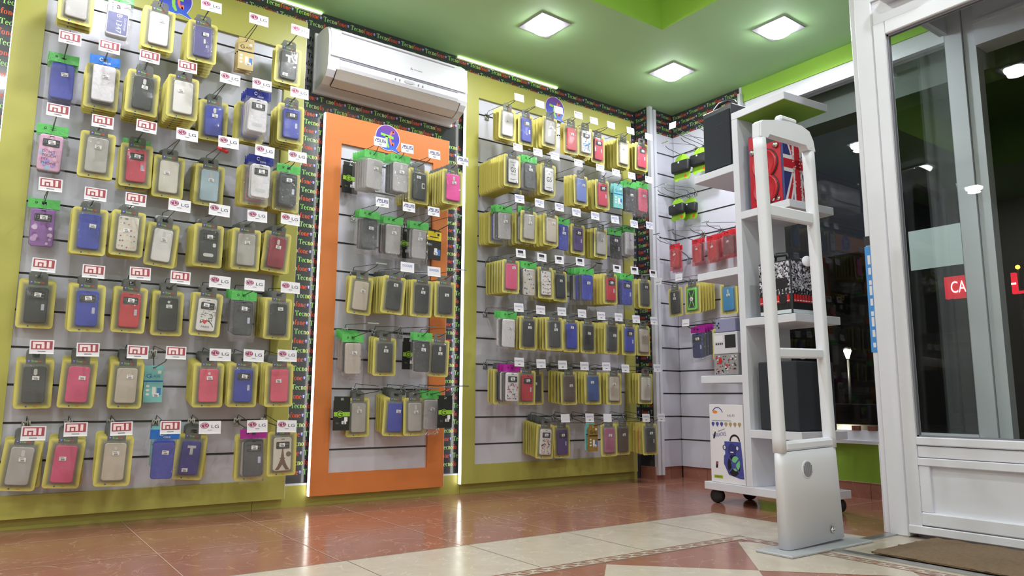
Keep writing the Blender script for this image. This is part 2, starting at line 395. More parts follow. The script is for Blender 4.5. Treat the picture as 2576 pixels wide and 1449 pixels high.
def wallpaper(mb, fr, u0, u1, v0, v1, seed=0):
    """rows of the shop's name over a field; fr maps (u, v, out) to 3d"""
    hh = .0275; px, pv = .1615, .0476; sc = .138 / WW
    r0 = int(math.floor(v0 / pv)); r1 = int(math.ceil(v1 / pv))
    for r in range(r0, r1):
        v = r * pv + .012
        if v < v0 or v + hh > v1: continue
        off = (.5 * px if r % 2 else 0) + seed
        c0 = int(math.floor((u0 - off) / px)) - 1
        for c in range(c0, int(math.ceil((u1 - off) / px)) + 1):
            uu = c * px + off; x = uu
            ed = -.022
            if u0 < uu + ed and uu + ed + .014 < u1:
                mb.poly([fr(uu + ed + .007 + a, v + .013 + b, .0008) for a, _, b in ell(0, 0, .0075, .009, 0, 10)], M_tb)
                mb.poly([fr(uu + ed + .002 + a, v + .012 + b, .0012) for a, b in ((0, .004), (.010, .004), (.010, .007), (0, .007))], M_paper)
                mb.poly([fr(uu + ed + .005 + a, v + .006 + b, .0012) for a, b in ((0, 0), (.004, 0), (.003, .012), (0, .012))], M_paper)
            for i, ch in enumerate(WORD):
                wd, ps = SERIF[ch]; wd = wd * sc
                if x > u0 and x + wd < u1:
                    m = M_tg if i < 3 else (M_ty if i < 5 else M_tr)
                    for p in ps: mb.poly([fr(x + a * sc, v + b * hh, .0008) for a, b in p], m)
                x += wd + .02 * sc
wb = MB()
wb.box((-2.6, YA, 0), (3.80, YA + .15, H), M_black)
frA = lambda u, v, o: (u, YA - o, v)
for a in ((-.6, -.02, .12, 2.66), (1.262, 1.40, .11, 2.55), (2.15, 2.3, .11, 2.1), (3.69, 3.798, .13, 2.56), (1.40, 2.15, 2.07, 2.2), (-.2, 3.798, 2.54, 2.672), (1.262, 2.3, 2.2, 2.56)):
    wallpaper(wb, frA, *a)
struct(wb.build('wall_back'))
# pier that closes the corner, its flank papered too
wc = MB(); wc.box((3.80, 3.62, 0), (4.2, 3.9, H), M_black)
wallpaper(wc, lambda u, v, o: (3.80 - o, -u, v), -3.745, -3.622, .13, 2.66, .1465); wallpaper(wc, lambda u, v, o: (u, 3.62 - o, v), 3.87, 4.07, 2.48, 2.66)
struct(wc.build('wall_corner'))
wr = MB()
wr.box((XB, 3.0, 0), (XB + .2, 3.62, H), M_black)
wallpaper(wr, lambda u, v, o: (XB - o, -u, v), -3.615, -3.01, 2.475, 2.665, .02)
struct(wr.build('wall_right'))
lw = MB(); lw.box((XB, 1.66, 0), (XB + .2, 3.0, .315), M_green); lw.box((XB, 1.66, 2.565), (XB + .2, 3.0, H), M_green)
lw.box((XB - .005, 2.985, 2.40), (XB + .02, 3.005, H), M_white)
struct(lw.build('wall_window_side'))
wl = MB(); wl.box((-2.75, -2.95, 0), (-2.6, 3.9, H), mat('cream_paint', (220, 222, 210), .7, noise=.03)); struct(wl.build('wall_left'))
wf = MB(); wf.box((-2.6, -2.95, 0), (4.2, -2.8, H), mat('cream_paint', (220, 222, 210))); struct(wf.build('wall_front'))
wd = MB(); wd.box((3.1, -2.8, 0), (3.25, .38, H), mat('cream_paint', (220, 222, 210))); struct(wd.build('wall_entrance'))
# tiled skirting
bb = MB()
for k in range(7): bb.box((XB - .012, 1.68 + .285 * k, 0), (XB, min(1.68 + .285 * (k + 1) - .003, 3.6), .085), M_skirt)
bb.box((XB - .014, 1.68, .085), (XB, 3.6, .088), M_grout)
struct(bb.build('baseboard_right'))
b2 = MB(); b2.box((3.79, 3.608, 0), (3.95, 3.62, .085), M_skirt); b2.box((3.953, 3.608, 0), (4.06, 3.62, .085), M_skirt); b2.box((3.788, 3.62, 0), (3.80, 3.74, .085), M_skirt)
struct(b2.build('baseboard_corner'))
kb = MB()
for x0, x1 in ((-.6, 1.118), (1.12, 2.296), (2.298, 3.735)): kb.box((x0, 3.722, 0), (x1, YA, .105), M_lime)
kb.box((-.6, 3.724, .105), (3.735, YA, .113), M_white)
struct(kb.build('baseboard_back'))
tr = MB(); tr.box((3.803, 3.588, .03), (3.83, 3.62, H), M_white); struct(tr.build('trim_1'))

# window beside the trolley
wn = MB()
wn.box((XB + .01, 1.665, 2.47), (XB + .09, 3.0, 2.565), M_pvc); wn.box((XB + .01, 1.665, .315), (XB + .09, 3.0, .372), M_pvc)
wn.box((XB + .01, 2.94, .372), (XB + .09, 3.0, 2.47), M_pvc); wn.box((XB - .05, 1.70, .30), (XB + .01, 3.0, .318), M_pvc)
win = struct(wn.build('window_1'))
g = MB(); g.box((XB + .05, 1.665, .372), (XB + .056, 2.94, 2.47), M_glass); g.build('window_glass', win)
lv = MB(); lv.box((XB + .15, 1.5, 2.30), (XB + .35, 3.2, 2.62), mat('shutter_housing', (78, 80, 78), .6)); lv.build('shutter_housing', win)
gs = MB()
for y in (2.205, 2.30): gs.box((XB + .0, y, .372), (XB + .02, y + .045, .398), mat('brown_block', (120, 70, 54), .6))
gs.build('glazing_block', win)
post = MB(); post.box((4.03, 1.575, 0), (4.13, 1.66, 2.62), M_pvc); post.box((4.045, 1.515, 0), (4.115, 1.572, 2.62), M_pvc); struct(post.build('window_corner_post'))
sg = MB(); sg.box((3.12, 1.64, 0), (4.03, 1.68, .36), M_pvc); sg.box((3.12, 1.64, 2.48), (4.03, 1.68, 2.60), M_pvc); sg.box((3.12, 1.63, 2.60), (4.2, 1.69, H), M_pvc)
sgo = struct(sg.build('window_2')); g = MB(); g.box((3.14, 1.657, .36), (4.03, 1.663, 2.48), M_glass); g.build('window_glass', sgo)
fh = MB(); fh.box((4.02, -2.8, 2.36), (4.16, 1.51, 2.673), M_pvc); fh.box((4.0, -2.8, 2.47), (4.02, 1.51, 2.49), M_pvc); struct(fh.build('shopfront_lintel'))
so = MB(); so.box((3.2, -2.8, 2.62), (4.02, 1.62, 2.672), mat('lilac_soffit', (150, 146, 178), .6)); struct(so.build('porch_soffit'))
po = MB(); po.box((3.2, -2.8, 0), (4.2, 1.62, .004), mat('porch_tile', (120, 110, 100), .4, noise=.1)); struct(po.build('porch_floor'))
sh = MB(); sh.box((XB + .04, 1.668, 1.25), (XB + .046, 1.965, 1.47), M_frost)
tag(sh.build('window_sheet'), 'white frosted sheet stuck on the window pane by the corner post', 'window film')

# entrance door with its frame
dr = MB()
XD = 3.1
dr.bbox((XD - .01, 1.635, 0), (XD + .08, 1.662, H), M_pvc, .004)
dr.bbox((XD - .03, 1.552, 0), (XD + .06, 1.633, H), M_pvc, .006)
dr.box((XD - .02, .38, 2.19), (XD + .06, 1.552, H), M_pvc); dr.box((XD - .03, .38, 2.30), (XD - .02, 1.552, 2.31), M_white)
door = struct(dr.build('door_1'))
lf = MB()
lf.bbox((XD - .035, 1.497, .02), (XD + .02, 1.549, 2.185), M_pvc, .004); lf.bbox((XD - .035, .40, .02), (XD + .02, .452, 2.185), M_pvc, .004)
lf.bbox((XD - .035, .452, 2.122), (XD + .02, 1.497, 2.185), M_pvc, .004)
lf.bbox((XD - .035, .452, .365), (XD + .02, 1.497, .398), M_pvc, .004); lf.bbox((XD - .028, .452, .318), (XD + .02, 1.497, .362), M_pvc, .003)
lf.bbox((XD - .035, .452, .285), (XD + .02, 1.497, .316), M_pvc, .003)
lf.box((XD - .012, .452, .1), (XD + .01, 1.497, .29), M_pvc)
lf.bbox((XD - .035, .452, .055), (XD + .02, 1.497, .105), M_pvc, .004); lf.bbox((XD - .04, .40, .02), (XD - .03, 1.549, .052), M_pvc, .003)
lf.bbox((XD - .030, 1.455, .105), (XD - .005, 1.497, .285), M_pvc, .003)
lfo = lf.build('door_leaf', door)
g = MB(); g.box((XD - .012, .452, .398), (XD - .006, 1.497, 2.122), M_glass); g.build('door_glass', lfo)
gk = MB()
for a in (((XD - .02, 1.489, .398), (XD - .004, 1.497, 2.122)), ((XD - .02, .452, .398), (XD - .004, 1.497, .404)), ((XD - .02, .452, 2.114), (XD - .004, 1.497, 2.122))): gk.box(*a, M_grey)
gk.build('glazing_gasket', lfo)
dc = MB(); slab(dc, 0, 0, .22, .055, .022, -.055, 0, M_pvc, .01, smooth=True); dc.box((.11, -.04, .0), (.20, -.01, .018), M_alu)
tag(dc.build('door_closer', None, (XD - .031, 1.385, 2.285), (0, 0, R(-90))), 'white rounded door closer fixed above the entrance door', 'door closer')
bs = MB(); bs.box((-.0165, -.0012, -.23), (.0165, 0, .23), mat('sticker_blue', (70, 140, 210), .4))
for i in range(9): bs.box((-.006, -.0016, -.21 + i * .045), (.006, -.0012, -.19 + i * .045 + .01 * (i % 3)), M_paper)
bs.box((-.0165, -.0014, .235), (.0165, 0, .275), M_ink)
tag(bs.build('edge_sticker', None, (XD - .012, 1.648, .975), (0, 0, R(-90))), 'narrow blue vertical sticker with white marks on the door frame', 'sticker')

# door mat
random.seed(3)
mm = MB(); nx, ny = 22, 44; vs = []
for j in range(ny + 1):
    for i in range(nx + 1):
        x = 2.615 + .465 * i / nx; y = .35 + 1.115 * j / ny
        e = .006 if (i in (0, nx) or j in (0, ny)) else 0
        vs.append((x + random.uniform(-e, e), y + random.uniform(-e, e) * 2, .016 + random.uniform(-.003, .003) - (.006 if e else 0)))
M_mat = mat('coir_mat', (124, 102, 80), .95, noise=.35, nscale=70, bump=.8, bscale=260)
mm.add(vs, [[j * (nx + 1) + i, j * (nx + 1) + i + 1, (j + 1) * (nx + 1) + i + 1, (j + 1) * (nx + 1) + i] for j in range(ny) for i in range(nx)], M_mat)
mm.box((2.618, .353, .0062), (3.078, 1.462, .012), M_mat)
tag(mm.build('door_mat'), 'worn brown coir mat lying inside the entrance door', 'door mat')

# ------------------------------------------------------------------ outside at night
gr = MB(); gr.poly([(4.2, -40, -.02), (80, -40, -.02), (80, 60, -.02), (4.2, 60, -.02)], mat('night_pavement', (112, 100, 84), .28, noise=.3, nscale=3, bump=.2, bscale=8)); struct(gr.build('pavement'))
bd = MB(); bd.box((16, -12, -.02), (24, 8.2, 9), mat('dark_facade', (52, 48, 46), .8, noise=.2, nscale=2)); 
for (y0, z0) in ((4.2, .3), (5.0, .3), (6.4, .3)): bd.box((15.95, y0, z0), (16.02, y0 + .6, z0 + 1.6), mat('dark_shop_glass', (30, 30, 36), .1))
tag(bd.build('building'), 'dark building across the street behind the lit red sign', 'building')
bd = MB(); bd.box((45, 9, -.02), (50, 60, 10), mat('dark_facade', (52, 48, 46))); tag(bd.build('building'), 'distant dark building behind the street lamps', 'building')
def ext_plane(x):  # frame on a facade facing -X
    return lambda a, y, z: (x + y, -a, z)
p0, p1 = onX(2374, 698, 14), onX(2452, 745, 14)
sn = MB(); fr = ext_plane(14.0)
M_signred = mat('lit_sign_red', (226, 30, 52), .5, emit=1.3); M_signw = mat('lit_sign_white', (255, 250, 246), .5, emit=2.2)
sw, shh = .80, p0.z - p1.z
sn.box((14.0, p0.y - sw, p1.z), (14.12, p0.y, p0.z), M_signred)
put_text(sn, 'CA', -p0.y + .235, (p0.z + p1.z) / 2, .25, .21, -.01, M_signw, fr)
sn.box((13.99, p0.y - .425, p1.z + .08), (14.0, p0.y - .385, p0.z - .08), M_signw)
tag(sn.build('shop_sign'), 'lit red sign with white letters CA seen through the door glass', 'sign')
br = MB(); br.box((14.05, p0.y - sw, p1.z - 2.35), (14.10, p0.y - sw + .05, p1.z), M_dark); br.box((14.05, p0.y - .1, p1.z - 2.35), (14.10, p0.y - .05, p1.z), M_dark)
tag(br.build('sign_post'), 'pair of thin dark posts holding up the lit red sign', 'post')
p = onX(2542, 690, 14)
ls = MB(); ls.box((14, p.y - .07, p.z - .30), (14.08, p.y, p.z + .02), M_signred); ls.box((14, p.y - .55, p.z - .335), (14.08, p.y, p.z - .295), M_signred); ls.box((13.99, p.y - .07, p.z - .18), (14.0, p.y, p.z - .15), M_signw)
ls.box((14.02, p.y - .5, -.02), (14.06, p.y - .46, p.z - .36), M_dark)
tag(ls.build('neon_sign'), 'L-shaped red neon light glowing at the far side of the door', 'neon sign')
M_amber = mat('amber_lamp', (255, 190, 60), .5, emit=5); am = MB(); am.lathe([(.012, -.035), (.035, -.018), (.035, .018), (.012, .035)], (0, 0, 0), (0, 0, 1), M_amber, 10); am.tube([(0, 0, -.05), (0, 0, -3)], .02, M_dark)
p = onX(2560, 672, 14.5); tag(am.build('amber_lamp', None, p), 'small amber lamp glowing above the red neon light', 'lamp')
def street_lamp(u, v, x, label, s=1.0, W=60):
    p = onX(u, v, x)
    t = thing('street_lamp', label, 'street lamp', (p.x, p.y, -.02), None, 'park lamps')
    hgt = p.z + .02
    a = MB(); a.tube([(0, 0, 0), (0, 0, .6), (0, 0, hgt - .3 * s)], [.07, .05, .035], M_dark, 8); a.build('post', t)
    a = MB(); a.lathe([(.06 * s, -.26 * s), (.17 * s, .1 * s), (.14 * s, .16 * s)], (0, 0, hgt), (0, 0, 1), mat('street_lamp_glow', (255, 236, 200), .5, emit=9), 12); a.build('lantern', t)
    a = MB(); a.lathe([(.2 * s, .165 * s), (.1 * s, .26 * s), (.02, .3 * s)], (0, 0, hgt), (0, 0, 1), M_dark, 12); a.build('cap', t)
    l = bpy.data.lights.new('street_light', 'POINT'); l.energy = W; l.color = (1, .86, .62); l.shadow_soft_size = .2
    lo = bpy.data.objects.new('street_light', l); col.objects.link(lo); lo.parent = t; lo.location = (-.4, 0, hgt - .1)
street_lamp(2132, 888, 22, 'bright street lamp outside the window beside the door frame', 0.7, 160)
street_lamp(2060, 927, 30, 'street lamp partly hidden by the pedestal post', .7, 140)
street_lamp(2307, 814, 26, 'street lamp seen through the door below the red sign', .7, 140)
tb = MB(); tb.bbox((18.0, 6.0, -.02), (18.6, 26, .45), mat('park_wall', (110, 100, 84), .8, noise=.2, nscale=4), .03); tag(tb.build('park_wall'), 'low stone wall across the street under the lamps', 'wall')

# ------------------------------------------------------------------ ceiling lamps
def ceiling_lamp(x, y, label, z=H):
    t = thing('ceiling_light', label, 'ceiling light', (x, y, z), (0, 0, R(2)), 'recessed ceiling lights')
    a = MB(); s = .105
    for q in (((-s, -s, -.008), (s, -.075, .0)), ((-s, .075, -.008), (s, s, 0)), ((-s, -.075, -.008), (-.075, .075, 0)), ((.075, -.075, -.008), (s, .075, 0))): a.box(*q, mat('lamp_frame_grey', (176, 172, 182), .5))
    a.build('frame', t)
    a = MB(); a.lathe([(.074, -.001), (.077, -.014), (.070, -.032), (.046, -.048), (.014, -.054)], (0, 0, 0), (0, 0, 1), M_lamp, 24); a.build('diffuser', t)
    l = bpy.data.lights.new('lamp_light', 'AREA'); l.shape = 'DISK'; l.size = .11; l.energy = LAMP_W * (.66 if y > 3 else 1.3); l.color = (.945, .95, 1.0); l.spread = R(178)
    lo = bpy.data.objects.new('lamp_light', l); col.objects.link(lo); lo.parent = t; lo.location = (0, 0, -.06)
ceiling_lamp(2.448, 3.11, 'recessed ceiling light above the air conditioner')
ceiling_lamp(3.50, 3.10, 'recessed ceiling light above the corner by the black and white slat wall')
ceiling_lamp(3.564, 2.341, 'recessed ceiling light above the white trolley shelf near the window')
for i, (x, y) in enumerate(((1.40, 3.11), (.35, 3.11), (-.7, 3.11), (-1.75, 3.11), (-1.85, 2.0), (-1.85, .9), (-1.0, -1.5), (.3, -1.5), (1.6, -1.5))):
    ceiling_lamp(x, y, 'recessed ceiling light reflected in the glass, further along the ceiling')
for i, (x, y) in enumerate(((1.5, 2.1), (-.1, 2.1), (1.5, .5), (-.1, .5), (2.6, .7))): ceiling_lamp(x, y, 'unseen recessed ceiling light inside the raised ceiling well', H + .42)  # the last of these lamps is added to brighten the pedestal and door
def led_strip(a, b, m, label):
    t = MB(); t.box(a, b, m); return tag(t.build('led_strip'), label, 'light strip')
led_strip((2.25, YA - .012, H - .010), (3.05, YA - .002, H - .001), M_ledg, 'glowing light strip at the ceiling edge above the far yellow panel')
led_strip((.95, YA - .012, H - .010), (1.36, YA - .002, H - .001), M_ledg, 'glowing light strip at the ceiling edge above the air conditioner')

# ------------------------------------------------------------------ display panels
def slat_field(mb, x0, x1, z0, z1, yf, depth=.018, g=.011, gz=GZ):
    zs = [z0] + [z for z in gz if z0 + .03 < z < z1 - .03] + [z1]
    for i in range(len(zs) - 1):
        a = zs[i] + (g / 2 if i else 0); b = zs[i + 1] - (g / 2 if i < len(zs) - 2 else 0)
        mb.box((x0, yf, a), (x1, yf + depth, b), M_slat)
        if i: 
            mb.box((x0, yf + .008, zs[i] - g / 2), (x1, yf + depth, zs[i] + g / 2), M_groove)
            mb.box((x0, yf + .001, zs[i] - g / 2), (x1, yf + .008, zs[i] - g / 2 + .002), M_alu)
def display_panel(label, m, ox0, ox1, oz0, oz1, ix0, ix1, iz0, iz1, logo, lit=True):
    t = thing('display_board', label, 'display panel', (0, 0, 0))
    f = MB(); y0, y1 = YP, YP + .028
    for q in (((ox0, y0, oz0), (ix0, y1, oz1)), ((ix1, y0, oz0), (ox1, y1, oz1)), ((ix0, y0, oz0), (ix1, y1, iz0)), ((ix0, y0, iz1), (ix1, y1, oz1))): f.box(*q, m)
    f.build('frame', t)
    s = MB(); slat_field(s, ix0, ix1, iz0, iz1, YF); s.build('slat_board', t)
    e = MB(); e.box((ox0 - .003, y0 + .002, oz0), (ox0, y1, oz1), M_led if lit else M_white); e.build('edge_light' if lit else 'edge_strip', t)
    e = MB(); e.box((ox1, y0, oz0), (ox1 + .002, y1, oz1), M_white); e.build('edge_strip', t)
    # round speech-bubble emblem
    cx, cz, r = logo; k = MB(); yl = YP
    b = [(r * 1.06 * math.cos(R(a)), r * 1.06 * math.sin(R(a))) for a in range(-28, 285, 8)]
    tail = [(.5 * r, -1.0 * r), (1.22 * r, -1.22 * r), (.78 * r, -.8 * r)]
    pts = b + [(.3 * r, -.98 * r)] + tail
    P = lambda q, o: (cx + q[0], yl - o, cz + q[1])
    k.ring_stack([[P(q, 0) for q in pts], [P(q, .003) for q in pts]], mat('emblem_edge', (236, 220, 236), .4))
    q2 = [(a * .95, c * .95) for a, c in pts]; k.poly([P(q, .0034) for q in q2], mat_emblem())
    Tm = mat('emblem_green', (150, 214, 84), .4); Cm = mat('emblem_coral', (240, 120, 100), .4)
    k.poly([P((a * r, c * r), .0042) for a, c in ((-.62, .32), (.5, .16), (.5, -.06), (-.62, .12))], Tm)
    k.poly([P((a * r, c * r), .0042) for a, c in ((-.22, .15), (.0, .12), (.02, -.4), (.16, -.78), (.04, -.84), (-.14, -.6), (-.2, -.3))], Tm)
    arc = [[(.42 + a, .02 + c) for a, c in q] for q in ring2(0, 0, .3, .62, .12, .46, 70, 290, 10)]
    for q in arc: k.poly([P((a * r, c * r), .0038) for a, c in q], Cm)
    for z in (.5, -.46): k.poly([P((a * r, (c + z) * r), .0038) for a, c in ((.4, -.13), (.56, -.13), (.56, .16), (.4, .16))], Cm)
    k.build('round_emblem', t)
    return t
def mat_emblem():
    if 'emblem_blue' in MATS: return MATS['emblem_blue']
    m = mat('emblem_blue', (70, 70, 190), .4); nt = m.node_tree; b = nt.nodes['Principled BSDF']
    tc = nt.nodes.new('ShaderNodeTexCoord'); sp = nt.nodes.new('ShaderNodeSeparateXYZ'); nt.links.new(tc.outputs['Generated'], sp.inputs[0])
    cr = nt.nodes.new('ShaderNodeValToRGB'); e = cr.color_ramp.elements
    e[0].position = .1; e[0].color = rgb((60, 110, 220)); e[1].position = .9; e[1].color = rgb((120, 60, 160)); x = cr.color_ramp.elements.new(.5); x.color = rgb((66, 70, 196))
    nt.links.new(sp.outputs['Z'], cr.inputs[0]); nt.links.new(cr.outputs[0], b.inputs['Base Color']); return m
display_panel('wide lime-framed panel with red and white tags beside the air conditioner', M_lime, -.03, 1.262, .048, 2.56, .085, 1.155, .142, 2.375, (.60, 2.47, .075))
display_panel('orange-framed narrow panel under the air conditioner', M_orange, 1.39, 2.165, .05, 2.08, 1.485, 2.06, .16, 1.922, (1.758, 2.012, .072))
display_panel('lime-framed panel beside the papered corner', M_lime, 2.285, 3.70, .055, 2.56, 2.375, 3.61, .162, 2.41, (2.985, 2.485, .078))
# corner slat boards
t = thing('slat_wall_panel', 'white slatted board facing the room in the corner', 'slat wall')
s = MB(); slat_field(s, 3.865, 4.06, .082, 2.48, 3.596, .02, gz=GZB); s.build('slat_board', t)
e = MB(); e.box((3.84, 3.585, .03), (3.865, 3.618, 2.655), M_white); e.build('edge_strip', t)
t = thing('slat_wall_panel', 'white slatted board with red cases beside the window', 'slat wall', (4.05, 3.59, 0), (0, 0, R(-90)))
s = MB(); slat_field(s, 0, .60, .082, 2.48, 0, .02, gz=GZB); s.build('slat_board', t)
e = MB(); e.box((.59, -.005, .08), (.612, .024, 2.62), M_white); e.build('edge_strip', t)

# ------------------------------------------------------------------ air conditioner
AX0, AX1, AZ0, AZ1 = 1.335, 2.20, 2.205, 2.525
ac = thing('air_conditioner', 'white wall-mounted split air conditioner above the orange panel', 'air conditioner', (AX0, YA, AZ0))
L = AX1 - AX0
prof = [(.0, .32), (.10, .32), (.150, .312), (.182, .290), (.197, .25), (.203, .20), (.203, .14), (.198, .125)]
low = [(.198, .125), (.200, .085), (.190, .060), (.165, .03), (.11, .006), (.03, .0), (0, .0)]
b = MB(); n = len(prof + low[1:]); pr = prof + low[1:]
b.ring_stack([[(x, -d, z) for d, z in pr] for x in (0, .006, L - .006, L)], M_acw, smooth=False)
b.build('housing', ac)
fp = MB(); fpr = [(.135, .323), (.156, .316), (.189, .292), (.204, .25), (.2085, .20), (.2085, .136), (.198, .136), (.192, .2), (.17, .29), (.13, .315)]
fp.ring_stack([[(x, -d, z) for d, z in fpr] for x in (.012, L - .012)], M_acw); 
put_text(fp, 'MITSUBISHI', .53, .185, .052, .0062, -.2089, M_ink)
for a in (90, 210, 330):
    ca, sa = math.cos(R(a)) * .0048, math.sin(R(a)) * .0048
    fp.poly([(.487 + ca + math.cos(R(a + q)) * .0045 * sc_, -.2089, .186 + sa + math.sin(R(a + q)) * .0045 * sc_) for q, sc_ in ((0, 1), (90, .55), (180, 1), (270, .55))], M_ink)
fp.build('front_panel', ac)
gr = MB(); gr.box((.07, -.207, .318 - .04), (L - .09, -.17, .318 - .032), M_acw); gr.build('intake_lip', ac)
sl = MB(); sl.box((.065, -.2045, .124), (L - .065, -.19, .134), mat('ac_slot', (120, 120, 130), .5)); sl.build('front_slot', ac)
lp = MB(); lp.ring_stack([[(x, -d, z) for d, z in ((.2005, .124), (.211, .112), (.209, .086), (.2, .07), (.19, .07), (.19, .12))] for x in (.065, L - .065)], M_acw)
for x in (.385, .412): lp.box((x, -.2125, .092), (x + .006, -.208, .103), M_grey)
for x in (.53, .557): lp.box((x, -.2125, .092), (x + .006, -.208, .103), M_grey)
lp.poly([(.475 + a, -.2122, .1 + c) for a, _, c in ell(0, 0, .034, .009, 0)], mat('ac_window', (190, 190, 196), .2))
lp.build('lower_lip', ac)
fp2 = MB(); f2 = [(.2, .068), (.188, .055), (.163, .026), (.112, .003), (.11, .008), (.16, .034), (.185, .06)]
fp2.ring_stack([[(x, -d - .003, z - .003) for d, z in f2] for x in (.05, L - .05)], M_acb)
fp2.box((.05, -.172, .0235), (L - .05, -.170, .025), M_grey); fp2.box((.046, -.2, .0), (.05, -.11, .06), M_ink) if False else None
for x in (.047, L - .05): fp2.ring_stack([[(xx, -d - .0035, z - .0035) for d, z in f2] for xx in (x, x + .003)], M_ink)
fp2.box((.05, -.115, -.0018), (L - .05, -.111, .002), M_ink)
fp2.ring_stack([[(x, -d, z) for d, z in ((.186, .050), (.189, .053), (.168, .026), (.165, .023))] for x in (.52, .72)], M_acw)
fp2.build('air_flap', ac)
bk = MB(); bk.box((-.012, -.02, -.014), (L + .008, 0, .33), M_acw); bk.build('back_plate', ac)

# ------------------------------------------------------------------ hooks, tags and packs
COL = {'silver': ((176, 172, 174), 'clear grey'), 'white': ((226, 222, 226), 'white'), 'violet': ((84, 78, 140), 'dark violet'), 'black': ((48, 50, 56), 'black'),
       'blue': ((54, 66, 176), 'royal blue'), 'grey': ((176, 172, 172), 'pale grey'), 'pink': ((216, 80, 128), 'pink'), 'red': ((196, 50, 66), 'red'), 'rose': ((206, 62, 92), 'rose red'),
       'cream': ((214, 208, 202), 'cream'), 'sky': ((176, 200, 222), 'pale blue'), 'char': ((66, 66, 72), 'charcoal'), 'maroon': ((150, 36, 66), 'maroon'), 'beige': ((196, 184, 174), 'beige'),
       'indigo': ((58, 50, 150), 'indigo'), 'coral': ((222, 88, 120), 'coral pink'), 'hot': ((240, 70, 170), 'hot pink'), 'peri': ((110, 130, 204), 'periwinkle'), 'brown': ((92, 76, 72), 'brown'),
       'purple': ((86, 62, 130), 'purple'), 'mauve': ((166, 96, 130), 'mauve'), 'steel': ((58, 84, 150), 'steel blue'), 'teal': ((50, 140, 200), 'bright blue'), 'lime': ((120, 220, 90), 'green'), 'navy': ((46, 58, 110), 'navy'), 'blush': ((230, 176, 208), 'pale pink'), 'lilac': ((146, 92, 172), 'lilac')}
def ccol(k): return mat('case_' + k, COL[k][0], .38, noise=.03, nscale=60)
M_hole = mat('case_opening', (206, 204, 206), .4); M_screen = mat('window_black', (34, 34, 40), .25); M_stk = mat('sticker_white', (240, 238, 242), .5)
MESH = {}
def cached(key, fn):
    if key not in MESH: MESH[key] = fn()
    return MESH[key]
CW, CH, CT = .080, .150, .0105     # phone case
def blob(mb, cx, cz, r, y, m, n=9): mb.poly([(cx + a, y, cz + c) for a, _, c in ell(0, 0, r, r, 0, n)], m)
